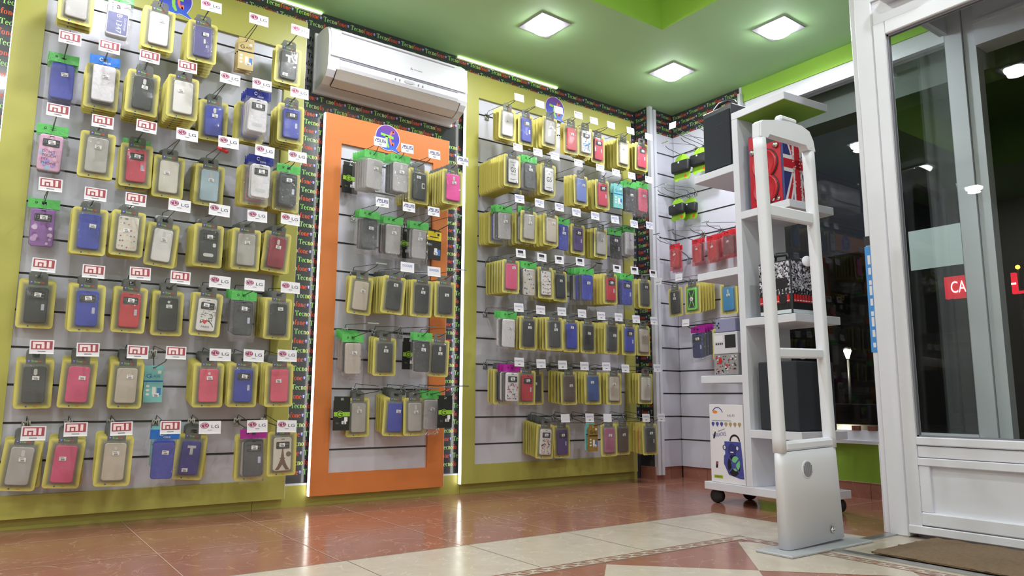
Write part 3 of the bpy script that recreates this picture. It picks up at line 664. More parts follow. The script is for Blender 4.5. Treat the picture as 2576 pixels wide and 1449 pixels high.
def case_mesh(style, c, w=CW, h=CH):
    def f():
        m = MB(); cm = ccol(c); y = -CT - .0006; rnd = random.Random(style + c)
        slab(m, 0, 0, w, h, .011, -CT, 0, cm, .0035, smooth=False)
        if style == 'cam':
            m.poly(rrect(.002, h * .34, .013, .026, .006, y), M_hole)
        elif style == 'dot':
            m.poly(rrect(0, h * .36, .012, .012, .0059, y), M_hole)
        elif style == 'T':
            m.poly([(a, y, h * .24 + c_) for a, c_ in ((-.018, .018), (.018, .018), (.018, .007), (.007, .007), (.007, -.022), (-.006, -.022), (-.006, .007), (-.018, .007))], M_hole)
        elif style == 'rect':
            m.poly(rrect(.006, h * .24, .027, .02, .006, y), M_dark); m.poly(rrect(.008, h * .02, .009, .022, .002, y), M_hole)
        elif style in ('flip', 'win2', 'love', 'eiffel', 'floral', 'butterfly', 'fantasy', 'touch', 'dots'):
            if style == 'win2':
                m.poly(rrect(0, -h * .29, .046, .016, .0075, y), M_hole); m.poly(rrect(.024, .004, .014, .018, .005, y), M_white)
            if style == 'love':
                for i in range(34):
                    a, b = rnd.uniform(-.034, .026), rnd.uniform(-.03, .065); l = rnd.uniform(.006, .02); v = rnd.random() < .5
                    m.poly(rrect(a + l / 2, b, .0016 if v else l, l if v else .0016, .0007, y, 1), M_ink)
                for q in ring2(.0, -.075, .036, .05, .033, .046, 25, 130, 8): m.poly([(a, y, b) for a, b in q], M_ink)
                put_text(m, 'I', -.024, -.034, .004, .012, y, M_ink)
                put_text(m, 'PARIS', -.002, -.056, .034, .009, y, M_ink)
                hr = mat('print_heart', (214, 40, 50), .4); m.poly([(-.006 + a * .011, y - .0003, -.034 + b * .011) for a, b in ((0, -1), (.9, .1), (.85, .7), (.45, .9), (0, .5), (-.45, .9), (-.85, .7), (-.9, .1))], hr)
            if style == 'eiffel':
                tw = mat('print_sepia', (112, 84, 78), .5)
                m.poly([(a, y, b) for a, b in ((-.002, .03), (.002, .03), (.008, -.02), (.02, -.05), (.033, -.07), (.016, -.07), (0, -.046), (-.016, -.07), (-.033, -.07), (-.02, -.05), (-.008, -.02))], tw)
                for z in (-.018, -.04): m.poly(rrect(0, z, .022 - z * .25, .004, .001, y - .0002, 1), tw)
                blob(m, .027, .0, .012, y, tw)
            if style in ('floral', 'butterfly', 'dots'):
                pal = {'floral': [(210, 70, 110), (60, 110, 80), (70, 60, 90), (226, 150, 170)], 'butterfly': [(60, 140, 200), (40, 60, 110), (130, 190, 226)], 'dots': [(40, 36, 40), (226, 150, 170), (150, 60, 90)]}[style]
                for i in range(40):
                    k = pal[i % len(pal)]; pm = mat('print_%s_%d' % (style, i % len(pal)), k, .45)
                    a, b = rnd.uniform(-.032, .032), rnd.uniform(-.066, .018); s_ = rnd.uniform(.003, .008); an = rnd.uniform(0, 3.1)
                    m.poly([(a + s_ * (math.cos(an) * x - math.sin(an) * z * .45), y - .0001 * (i % 5), b + s_ * (math.sin(an) * x + math.cos(an) * z * .45)) for x, _, z in ell(0, 0, 1, 1, 0, 8)], pm)
                if style == 'butterfly':
                    wm = mat('print_butterfly_0', pal[0])
                    for sx in (-1, 1):
                        for sz, k in ((1, 1), (-1, .75)): m.poly([(.004 + sx * a * k, y - .0008, -.02 + sz * b * k) for a, b in ((.001, .001), (.02, .02), (.027, .012), (.02, .002), (.006, -.001))], wm)
            if style in ('fantasy', 'touch'):
                pal = [(150, 90, 170), (206, 160, 214), (120, 60, 140), (226, 196, 230)] if style == 'fantasy' else [(232, 150, 200), (180, 150, 220), (246, 200, 224), (160, 200, 230)]
                for i in range(16):
                    pm = mat('print_%s_%d' % (style, i % 4), pal[i % 4], .45); blob(m, rnd.uniform(-.028, .028), rnd.uniform(-.064, .02), rnd.uniform(.005, .011), y - .0001 * (i % 5), pm)
            if style == 'touch':
                pi = mat('print_touch_ink', (90, 50, 110), .45)
                for s_, z, ww in (("DON'T", .004, .044), ('TOUCH', -.012, .046), ('MY', -.028, .022), ('PHONE', -.044, .05)): put_text(m, s_, -.027 + ww / 2, z, ww, .011, y - .0008, pi)
            wz = h * .27
            m.poly(rrect(.0, wz, .058 if style != 'eiffel' else .06, .031, .004, y - .0009), M_screen)
            put_text(m, '12', -.020, wz + .003, .012, .011, y - .0013, M_grey)
            m.poly(rrect(.018, wz + .004, .014, .004, .001, y - .0013, 1), M_grey); m.poly(rrect(.004, wz - .009, .04, .0022, .001, y - .0013, 1), M_grey)
            m.poly(rrect(0, h * .455, .016, .003, .001, y, 1), M_screen)
            if style == 'flip': m.poly(rrect(.023, -h * .06, .011, .026, .002, y), mat('clear_tab', (190, 190, 214), .2))
        elif style == 'g5' or style == 'g5p':
            slab(m, 0, 0, w - .006, h - .006, .009, -CT - .001, -CT, M_paper)
            put_text(m, 'G5', 0, .006 if style == 'g5p' else .0, .042, .030, y - .0012, M_ink)
            if style == 'g5p': put_text(m, 'PLUS', 0, -.022, .036, .010, y - .0012, M_grey)
            m.poly(rrect(0, .052, .05, .0022, .001, y - .0012, 1), M_ink); m.poly(rrect(0, .036, .014, .006, .002, y - .0012, 1), M_grey); m.poly(rrect(0, -.053, .05, .0022, .001, y - .0012, 1), M_ink)
        elif style in ('fruit', 'round', 'flower'):
            pal = {'fruit': [(236, 190, 110), (90, 80, 60), (110, 140, 120), (240, 214, 150)], 'round': [(150, 100, 84), (40, 38, 40), (200, 150, 130)], 'flower': [(224, 170, 140), (120, 110, 130), (190, 80, 90), (236, 200, 150)]}[style]
            for i in range(26):
                k = i % len(pal); pm = mat('print_%s_%d' % (style, k), pal[k], .45)
                blob(m, -.030 + .0145 * (i % 5) + rnd.uniform(-.003, .003), -.06 + .025 * (i // 5) + rnd.uniform(-.005, .005), rnd.uniform(.0025, .0062 if style != 'flower' else .004), y - .0001 * (i % 5), pm)
            m.poly(rrect(-.01, h * .42, .012, .006, .002, y), M_grey)
        elif style == 'plate':
            m.poly(rrect(0, -.022, .072, .092, .004, y), mat('print_slate', (96, 98, 150), .45))
            put_text(m, 'B\u00b71347', .006, -.022, .082, .020, y - .0006, M_paper, rot=R(-90)); put_text(m, 'CALIFORNIA', .027, -.02, .056, .008, y - .0006, M_paper, rot=R(-90)); put_text(m, 'RETROCARS', -.021, -.02, .056, .008, y - .0006, M_viol, rot=R(-90))
            put_text(m, 'B', .0, .05, .013, .016, y - .0006, M_ink); put_text(m, '1347', -.022, .048, .034, .008, y - .0006, M_grey, rot=R(-90))
        elif style == 'wave':
            put = [(-.02 + .004 * math.sin(i * .9), y, .05 - i * .008) for i in range(13)]
            m.tube(put, .0011, M_grey, 4); m.poly(rrect(.022, .005, .02, .032, .003, y), M_hole); m.poly(rrect(.024, .005, .012, .02, .002, y - .0004), ccol('black'))
        elif style == 'xframe':
            m.poly(rrect(0, 0, w * .72, h * .8, .006, y), M_dark)
            for q in (((-.026, .056), (-.02, .056), (.026, -.056), (.02, -.056)), ((.026, .056), (.02, .056), (-.026, -.056), (-.02, -.056))): m.poly([(a, y - .0006, b) for a, b in q], cm)
            blob(m, 0, .0, .014, y - .0008, M_stk, 14)
        elif style == 'heart':
            pm = mat('print_dark_rose', (150, 50, 90), .45)
            m.poly([(a * .028, y, -.018 + b * .036) for a, b in ((0, -1), (1, .1), (.95, .7), (.5, .6), (.0, .3), (-.5, .6), (-.95, .7), (-1, .1))], pm)
            m.poly([(a * .022, y - .0005, -.018 + b * .028) for a, b in ((0, -1), (1, .1), (.95, .6), (.5, .5), (.0, .3), (-.5, .5), (-.95, .6), (-1, .1))], cm)
            put_text(m, 'LOVE', 0, -.012, .034, .011, y - .0009, pm); m.poly(rrect(0, h * .30, .05, .028, .004, y - .0009), M_screen)
        return m.mesh('phone_case')
    return cached(('case', style, c, w, h), f)
def sticker_mesh():
    def f():
        m = MB(); m.box((-.0125, -.0004, -.008), (.0125, 0, .008), M_stk); m.box((-.009, -.0006, .002), (.004, -.0004, .0045), M_grey)
        for i in range(7): m.box((-.006 + i * .002, -.0006, -.0065), (-.005 + i * .002 + .0004 * (i % 2), -.0004, -.0005), M_ink)
        return m.mesh('price_sticker')
    return cached('sticker', f)
def card_mesh():
    def f():
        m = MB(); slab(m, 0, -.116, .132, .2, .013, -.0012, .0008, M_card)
        sc = .0045
        x0 = -.016
        word_polys(m, WORD, lambda a, b: (x0 + a * .0068, -.0016, -.2105 + b * .0062), [M_tg] * 5 + [M_tr] * 4)
        blob(m, -.022, -.2078, .0033, -.0016, M_tb)
        return m.mesh('backing_card')
    return cached('card', f)
def tab_mesh():
    def f():
        m = MB(); y0, y1 = -.0028, -.0014
        # top bridge with a euro slot
        for q in (((-.034, y0, -.034), (.034, y1, -.008)), ((-.034, y0, -.008), (-.013, y1, .008)), ((.013, y0, -.008), (.034, y1, .008)), ((-.026, y0, .008), (.026, y1, .017))): m.box(*q, M_tab)
        m.poly([(-.034, y0, .008), (-.026, y0, .008), (-.026, y0, .017)], M_tab); m.poly([(.034, y0, .008), (.026, y0, .017), (.026, y0, .008)], M_tab)
        word_polys(m, WORD, lambda a, b: (-.016 + a * .0085, y0 - .0006, -.026 + b * .0085), [M_tg] * 5 + [M_tr] * 4)
        blob(m, -.024, -.022, .0052, y0 - .0006, M_tb); m.box((-.027, y0 - .0009, -.0215), (-.021, y0 - .0007, -.020), M_paper); m.box((-.0248, y0 - .0009, -.025), (-.0236, y0 - .0007, -.0215), M_paper)
        return m.mesh('hang_tab')
    return cached('tab', f)
def shell_mesh():
    def f():
        m = MB()
        m.ring_stack([rrect(0, -.118, .104, .172, .012, -.0018), rrect(0, -.118, .097, .165, .012, -.010), rrect(0, -.118, .092, .160, .012, -.0145), rrect(0, -.118, .084, .152, .010, -.0158)], M_blister, capa=False, smooth=True)
        return m.mesh('blister_shell')
    return cached('shell', f)
HEADM = {'bg': mat('header_green', (96, 188, 98), .3, bump=.5, bscale=60), 'bb': mat('header_blue', (40, 110, 196), .3), 'bn': mat('header_navy', (44, 52, 130), .25, bump=.3, bscale=60),
         'bp': mat('header_magenta', (170, 40, 150), .3, bump=.4, bscale=60), 'br': mat('header_red', (206, 44, 56), .3)}
HEADW = {'bg': 'green-topped', 'bb': 'blue-topped', 'bn': 'navy-topped', 'bp': 'magenta-topped', 'br': 'red'}
BW, BH = .112, .218
def header_mesh(k):
    def f():
        m = MB(); hm = HEADM[k]; y0, y1 = -.003, .001; wv = lambda x: .0022 * math.sin(x * 90)
        for (a, b, c, d) in ((-.058, -.024, .058, -.008), (-.058, -.008, -.009, .006), (.009, -.008, .058, .006), (-.058, .006, .058, .017)):
            nx = 10
            for i in range(nx):
                x0 = a + (c - a) * i / nx; x1 = a + (c - a) * (i + 1) / nx
                m.add([(x0, y0 + wv(x0), b), (x1, y0 + wv(x1), b), (x1, y0 + wv(x1), d), (x0, y0 + wv(x0), d), (x0, y1 + wv(x0), b), (x1, y1 + wv(x1), b), (x1, y1 + wv(x1), d), (x0, y1 + wv(x0), d)],
                      [(0, 1, 2, 3), (7, 6, 5, 4), (0, 4, 5, 1), (3, 2, 6, 7)] + ([(0, 3, 7, 4)] if i == 0 else []) + ([(1, 5, 6, 2)] if i == nx - 1 else []), hm)
        if k in ('bb', 'bn'):
            for q in ring2(-.014, -.002, .008, .008, .0055, .0055, 40, 320, 10): m.poly([(a, y0 - .0035, b) for a, b in q], M_paper)
            put_text(m, 'case', .008, -.015, .028, .008, y0 - .0035, M_paper)
        else: blob(m, -.028, .0, .005, y0 - .0032, M_ink); blob(m, -.028, .0, .0028, y0 - .0036, hm)
        return m.mesh('bag_header')
    return cached(('head', k), f)
def bag_mesh(red=False):
    def f():
        rnd = random.Random(5); m = MB(); nx, nz = 14, 24; W_, Hh = BW + .006, .198
        def sheet(sgn):
            vs = []
            for j in range(nz + 1):
                for i in range(nx + 1):
                    x = -W_ / 2 + W_ * i / nx; z = -.022 - Hh * j / nz
                    ex = min(i, nx - i) / (nx / 2); ez = min(j, nz - j) / (nz / 2)
                    bulge = .0115 * min(1, ex * 3.0) * min(1, ez * 5)
                    vs.append((x + rnd.uniform(-.0008, .0008), sgn * bulge * (1 if sgn < 0 else .35) - .001 + sgn * rnd.uniform(0, .0026), z))
            m.add(vs, [[j * (nx + 1) + i, j * (nx + 1) + i + 1, (j + 1) * (nx + 1) + i + 1, (j + 1) * (nx + 1) + i] for j in range(nz) for i in range(nx)], M_redbag if red else M_bag, True)
        sheet(-1)
        return m.mesh('polybag')
    return cached(('bag', red), f)
BOXD = {'gold': ((206, 184, 130), .074, .165, 'gold boxed screen protector'), 'aqua': ((130, 196, 196), .078, .165, 'aqua boxed screen protector'), 'ggl': ((38, 40, 38), .086, .172, 'black and green boxed screen protector'), 'yel': ((52, 50, 46), .092, .17, 'black and yellow boxed screen protector'), 'brn': ((150, 120, 60), .074, .165, 'brown boxed screen protector')}
def box_mesh(k):
    def f():
        c, w, h, _ = BOXD[k]; m = MB(); bm = mat('box_' + k, c, .35); y0 = -.011; z1 = -h + .012; zc = .012 - h / 2; y = y0 - .0004
        m.box((-w / 2, y0, z1), (w / 2, 0, -.008), bm)
        for q in (((-w / 2, y0, -.008), (-.008, y0 + .002, .012)), ((.008, y0, -.008), (w / 2, y0 + .002, .012)), ((-.008, y0, .005), (.008, y0 + .002, .012))): m.box(*q, bm)
        if k in ('gold', 'brn', 'aqua'):
            wb_ = mat('box_white', (230, 230, 226), .4); dk = M_ink if k != 'aqua' else mat('box_blue', (40, 110, 180), .4)
            m.poly(rrect(w * .3, -.018, .014, .014, .001, y), wb_); put_text(m, 'G', -w * .25, zc + .035, .018, .02, y, dk); put_text(m, 'LASS', .008, zc + .034, .036, .011, y, dk)
            m.poly(rrect(0, zc + .012, w, .007, .001, y, 1), dk)
            m.poly(rrect(.004, zc - .03, .015, .034, .002, y), wb_); m.poly(rrect(.024, zc - .034, .015, .032, .002, y), mat('box_phone', (70, 120, 190), .3))
            for i in range(3): m.poly(rrect(-.022, zc - .01 - i * .018, .014, .010, .004, y), wb_)
        elif k == 'ggl':
            gm = mat('box_lime', (150, 200, 60), .4); m.poly(rrect(0, zc - .004, w, .022, .001, y, 1), gm); blob(m, -.01, zc - .004, .018, y - .0002, gm, 16)
            for q in ring2(-.01, zc - .004, .0145, .0145, .011, .011, 30, 345, 14): m.poly([(a, y - .0005, b) for a, b in q], M_ink)
            m.poly(rrect(-.003, zc - .005, .014, .003, .001, y - .0005, 1), M_ink); put_text(m, '9H', -.024, zc - .05, .015, .011, y, M_grey)
            m.poly(rrect(.022, zc - .03, .018, .022, .001, y), M_stk)
        else:
            ym = mat('box_yellow', (238, 214, 50), .4); m.poly(rrect(0, zc + .052, w, .052, .001, y, 1), ym)
            m.poly(rrect(.026, zc + .062, .014, .016, .002, y - .0003), M_ink); m.poly(rrect(0, zc + .045, .06, .005, .001, y - .0003, 1), M_ink)
            put_text(m, '9H', -.026, zc - .0, .024, .016, y, M_paper); m.poly(rrect(.012, zc - .038, .02, .04, .003, y), M_paper); m.poly(rrect(.033, zc - .042, .018, .036, .003, y), mat('box_phone', (70, 120, 190), .3))
        return m.mesh('carton')
    return cached(('box', k), f)
NUM = ['', 'one', 'two', 'three', 'four', 'five', 'six', 'seven', 'eight', 'nine', 'ten', 'eleven']
ORD = ['', 'first', 'second', 'third', 'fourth', 'fifth', 'sixth', 'seventh', 'eighth', 'ninth', 'tenth', 'eleventh', 'twelfth', 'thirteenth', 'fourteenth', 'fifteenth']
STYW = {'plain': 'phone case', 'cam': 'slotted phone case', 'dot': 'round-holed phone case', 'T': 'T-slotted phone case', 'rect': 'ring-holed phone case', 'flip': 'windowed flip case', 'win2': 'two-window flip case', 'love': 'Paris-print flip case',
        'eiffel': 'tower-print flip case', 'floral': 'floral flip case', 'butterfly': 'butterfly flip case', 'fantasy': 'cloudy-print flip case', 'touch': 'lettered flip case', 'dots': 'blossom flip case', 'g5': 'G5 case', 'g5p': 'G5 PLUS case',
        'fruit': 'fruit-print case', 'round': 'cookie-print case', 'flower': 'flower-print case', 'plate': 'number-plate case', 'wave': 'waved flip case', 'xframe': 'cross-framed case', 'heart': 'LOVE flip case'}
def frame_for(wall):
    return R(-90) if wall == 'B' else 0.0
NPACK = {'blister_pack': 0}
STUFF = []      # (distance, kind, loc, rotz, case colour) of packs beyond the first 300
def make_pack(kind, c, style, loc, rz, tilt, where, pos, front=True):
    """pos 1 is the front of its hook"""
    rot = (R(random.uniform(-1.5, 1.5)) if front else 0, R(tilt), rz + R(random.uniform(-3, 3)))
    if kind == 'y':
        lab = ('%s %s on yellow card, %s' % (COL[c][1], STYW[style], where)) if front else ('yellow-carded case pack, %s from the front, %s' % (ORD[pos], where))
        t = thing('blister_pack', lab, 'phone case pack', loc, rot, 'phone cases on yellow blister cards')
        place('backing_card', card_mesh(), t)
        place('hang_tab', tab_mesh(), t)
        if front: place('blister_shell', shell_mesh(), t)
        k = place('phone_case', case_mesh(style, c), t, (0, -.0022, -.118))
        if front: place('price_sticker', sticker_mesh(), k, STK.get(style, (random.uniform(-.012, .018), -CT - .0018, random.uniform(.012, .055))), (0, R(random.uniform(-6, 6)), 0))
    elif kind[0] == 'b' and kind[1:] in ('g', 'b', 'n', 'p', 'r'):
        lab = ('%s %s in %s bag, %s' % (COL[c][1], STYW[style], HEADW[kind], where)) if front else ('%s bagged case, %s from the front, %s' % (HEADW[kind], ORD[pos], where))
        t = thing('bagged_case', lab, 'phone case pack', loc, rot, 'phone cases in clear header bags')
        place('bag_header', header_mesh(kind), t); place('polybag', bag_mesh(kind == 'br'), t)
        k = place('phone_case', case_mesh(style, c), t, (0, -.0006, -.109)); k.scale = (1.08, 1, 1.07)
        if front: place('price_sticker', sticker_mesh(), k, STK.get(style, (.006, -CT - .0018, .028)), (0, R(random.uniform(-6, 6)), 0))
    else:
        d = BOXD[kind]
        lab = ('%s, %s' % (d[3], where)) if front else ('%s, %s from the front, %s' % (d[3], ORD[pos], where))
        t = thing('screen_protector_box', lab, 'screen protector', loc, rot, 'boxed screen protectors')
        place('carton', box_mesh(kind), t)
        if front: place('price_sticker', sticker_mesh(), t, (.012, -.0118, -.12))
    if kind == 'br': t.scale = (.8, 1, .8)
    elif 'corner panel row' in where and kind == 'y' and where.split(' row ')[1].split()[0] in ('one', 'two', 'three', 'four'): t.scale = (.91, 1, .98)
    return t
ysk = -CT - .0022
STK = {'flip': (.002, ysk - .0008, .0425), 'win2': (.002, ysk - .0008, .0425), 'love': (-.006, ysk - .0008, .0445), 'eiffel': (-.004, ysk - .0008, .0425), 'floral': (0, ysk - .0008, .0425), 'butterfly': (0, ysk - .0008, .0425), 'fantasy': (.002, ysk - .0008, .0425),
       'touch': (.002, ysk - .0008, .0425), 'dots': (0, ysk - .0008, .0425), 'T': (-.016, ysk, -.055), 'cam': (.004, ysk, .026), 'dot': (.002, ysk, .034), 'plate': (.03, ysk, .062), 'wave': (-.008, ysk, .05), 'heart': (0, ysk - .0008, .046),
       'g5': (.022, ysk - .0008, -.064), 'g5p': (.022, ysk - .0008, -.064), 'xframe': (0, ysk - .0008, .0), 'rect': (.012, ysk - .0004, .038)}
def tag_mesh(k):
    def f():
        m = MB(); y = -.0012
        def plate(w, h): m.box((-w / 2, -.0008, -h / 2), (w / 2, .0004, h / 2), M_paper); m.box((-w / 2, -.0016, -h / 2), (w / 2, -.0008, -h / 2 + .004), mat('tag_holder', (246, 246, 250), .15))
        if k == 'mi':
            plate(.080, .054); z = .0065
            m.poly(rrect(0, z, .070, .033, .001, y, 1), M_logored)
            W_ = mat('tag_blush', (238, 214, 218), .5)
            for (a, b, c, d) in ((-.0300, -.0125, -.0205, .0034), (-.0300, .0035, .0075, .0125), (-.0015, -.0125, .0085, .0034), (-.0155, -.0125, -.0065, -.001), (.0155, -.0125, .0250, .0125)): m.poly([(a, y - .0004, z + b), (c, y - .0004, z + b), (c, y - .0004, z + d), (a, y - .0004, z + d)], W_)
            m.poly(rrect(0, -.0175, .026, .003, .0005, y, 1), M_grey)
        elif k == 'lg':
            plate(.090, .054)
            m.poly(ell(-.022, .008, .018, .0125, y, 24), M_magenta)
            for q in ring2(-.022, .008, .0155, .0102, .0138, .0088, 20, 340, 16): m.poly([(a, y - .0003, b) for a, b in q], M_paper)
            m.poly([(a, y - .0003, b) for a, b in ((-.0225, .001), (-.0145, .001), (-.0145, .003), (-.0205, .003), (-.0205, .015), (-.0225, .015))], M_paper); blob(m, -.0285, .012, .0018, y - .0003, M_paper); m.poly(rrect(-.012, .0085, .007, .0016, .0004, y - .0003, 1), M_paper)
            put_text(m, 'LG', .021, .004, .030, .0135, y, M_plum); m.poly(rrect(0, -.011, .018, .0022, .0005, y, 1), M_grey)
        elif k == 'asus':
            plate(.072, .050); I = M_navy
            put = lambda pts: m.poly([(a * .001, y, b * .001 + .007) for a, b in pts], I)
            put(((-32, -9), (-28.5, -9), (-21, 6), (-5, 6), (-5, 9), (-23, 9))); put(((-19, 2), (-5, 2), (-5, 4.4), (-19, 4.4)))
            put(((-19, -9), (-5, -9), (-5, -6.4), (-19, -6.4))); put(((-8, -9), (-5, -9), (-5, 3), (-8, 3))); put(((-19, -3), (-16, -3), (-16, 4), (-19, 4)))
            put(((-2, -9), (12, -9), (12, -6.4), (-2, -6.4))); put(((-2, -9), (1, -9), (1, 9), (-2, 9))); put(((9, -9), (12, -9), (12, 9), (9, 9)))
            for z in (6.4, -1.4, -9): put(((15, z), (31, z), (31, z + 2.6), (15, z + 2.6)))
            put(((15, 0), (18, 0), (18, 9), (15, 9))); put(((28, -9), (31, -9), (31, 0), (28, 0)))
            m.poly(rrect(0, -.012, .02, .002, .0005, y, 1), M_grey); m.poly(rrect(0, -.017, .014, .002, .0005, y, 1), M_grey)
        elif k == 'doogee':
            plate(.078, .052); put_text(m, 'DOOGEE', 0, .008, .056, .0125, y, M_blueink)
        elif k == 'moto':
            plate(.068, .046)
            for q in ring2(-.023, .011, .0052, .0052, .0026, .0026, 0, 360, 12): m.poly([(a, y, b) for a, b in q], M_ink)
            put_text(m, 'MOTOROLA', .008, .010, .042, .0058, y, M_navy); m.poly(rrect(.0, -.003, .018, .0024, .0005, y, 1), M_grey)
        elif k == 'meizu':
            plate(.068, .050); put_text(m, 'MEIZU', 0, .008, .054, .0155, y, M_blueink); m.poly(rrect(0, -.010, .018, .005, .0005, y, 1), M_grey)
        elif k[:3] == 'alc':
            plate(.068, .050); m.poly(rrect(-.002, .0085, .038, .017, .001, y, 1), M_ink); put_text(m, 'alcatel', -.002, .005, .032, .006, y - .0004, M_grey); put_text(m, k[3:], 0, -.0085, .006 * len(k[3:]) + .006, .0075, y, M_ink)
        elif k == 'ouk':
            plate(.066, .050); put_text(m, 'OUKITEL', 0, .007, .054, .010, y, M_viol); m.poly(rrect(0, -.0125, .016, .003, .0005, y, 1), M_ink)
        elif k == 'blank': plate(.066, .048)
        elif k == 'line': plate(.060, .046); m.poly(rrect(0, -.007, .04, .002, .0005, y, 1), M_grey)
        return m.mesh('price_tag')
    return cached(('tag', k), f)
TAGW = {'mi': 'red logo tag', 'lg': 'round-logo tag', 'asus': 'navy-lettered tag', 'doogee': 'blue-lettered tag', 'moto': 'small grey-lettered tag', 'meizu': 'pale-blue-lettered tag', 'ouk': 'violet-lettered tag', 'blank': 'blank tag', 'line': 'lined tag', 'alc': 'black-logo tag'}
HL = .325
def clip_mesh():
    def f():
        m = MB(); m.box((-.016, -.004, -.028), (.016, .0, .012), M_chrome); m.box((-.016, -.012, .004), (.016, -.004, .007), M_chrome); m.tube([(-.008, -.006, .006), (-.008, -.006, -.022), (.008, -.006, -.022), (.008, -.006, .006)], .0022, M_chrome); return m.mesh('back_clip')
    return cached('clip', f)
def hook(X, base, zh, d, tagk, tpos, where, rz, red=False, wallpt=None):
    """base: point on the slat face; local -Y points out of the board"""
    tw = TAGW.get(tagk[:3] if tagk.startswith('alc') else tagk, None) if tagk else None
    t = thing('display_hook', 'steel display hook with %s, %s' % (tw, where) if tw else 'bare steel display hook without tag, %s' % where, 'display hook', base, (0, 0, rz), 'steel hooks on the slat boards')
    place('back_clip', clip_mesh(), t)
    s = (zh - base.z) / max(d, .05); s = max(-.35, min(.35, s)); z0 = 0 if abs((zh - base.z) / max(d, .05)) <= .35 else zh - base.z - s * d
    zt = lambda y: z0 + s * y
    zr = zh - base.z                                  # height of the pack's slot over the groove
    tipz = zr + (.02 if tpos is None or not tagk else min(max(tpos[1] - .034 - zr, .006), .12))
    zt = lambda y: zr + (tipz - zr) * (y - d) / max(HL - d, .03)
    m = MB(); m.tube([(0, -.004, 0), (0, -.02, zr * .25), (0, -d, zr), (0, -(HL - .03), zt(HL - .03)), (0, -(HL - .012), zt(HL - .012) + .006), (0, -HL, zt(HL) + .014)], .0023, M_wire, 6); m.build('prong', t)
    wz = .032
    if tpos is not None: tx, tz = tpos
    else: tx, tz = 0, zt(HL) + .04
    m = MB(); m.tube([(0, -.004, .008), (0, -.018, .028), (min(max(tx * .5, -.03), .03), -(HL + .004), tz - .004)], .0017, M_wire, 5); m.build('tag_wire', t)
    if tagk: place('price_tag', tag_mesh(tagk), t, (tx, -(HL + .008), tz), (R(-4), R(random.uniform(-1.5, 1.5)), 0))
    else:
        m = MB(); m.box((tx - .03, -(HL + .008), tz - .006), (tx + .03, -(HL + .006), tz), M_chrome); m.build('tag_holder', t)
    if red:
        m = MB(); m.lathe([(.005, -.026), (.009, -.024), (.0095, .012), (.0065, .018), (.0055, .026)], (.004, -(HL - .012), zt(HL - .02) + .002), (-.75, .45, .35), M_redplastic, 10); m.build('stop_lock', t)
    return t
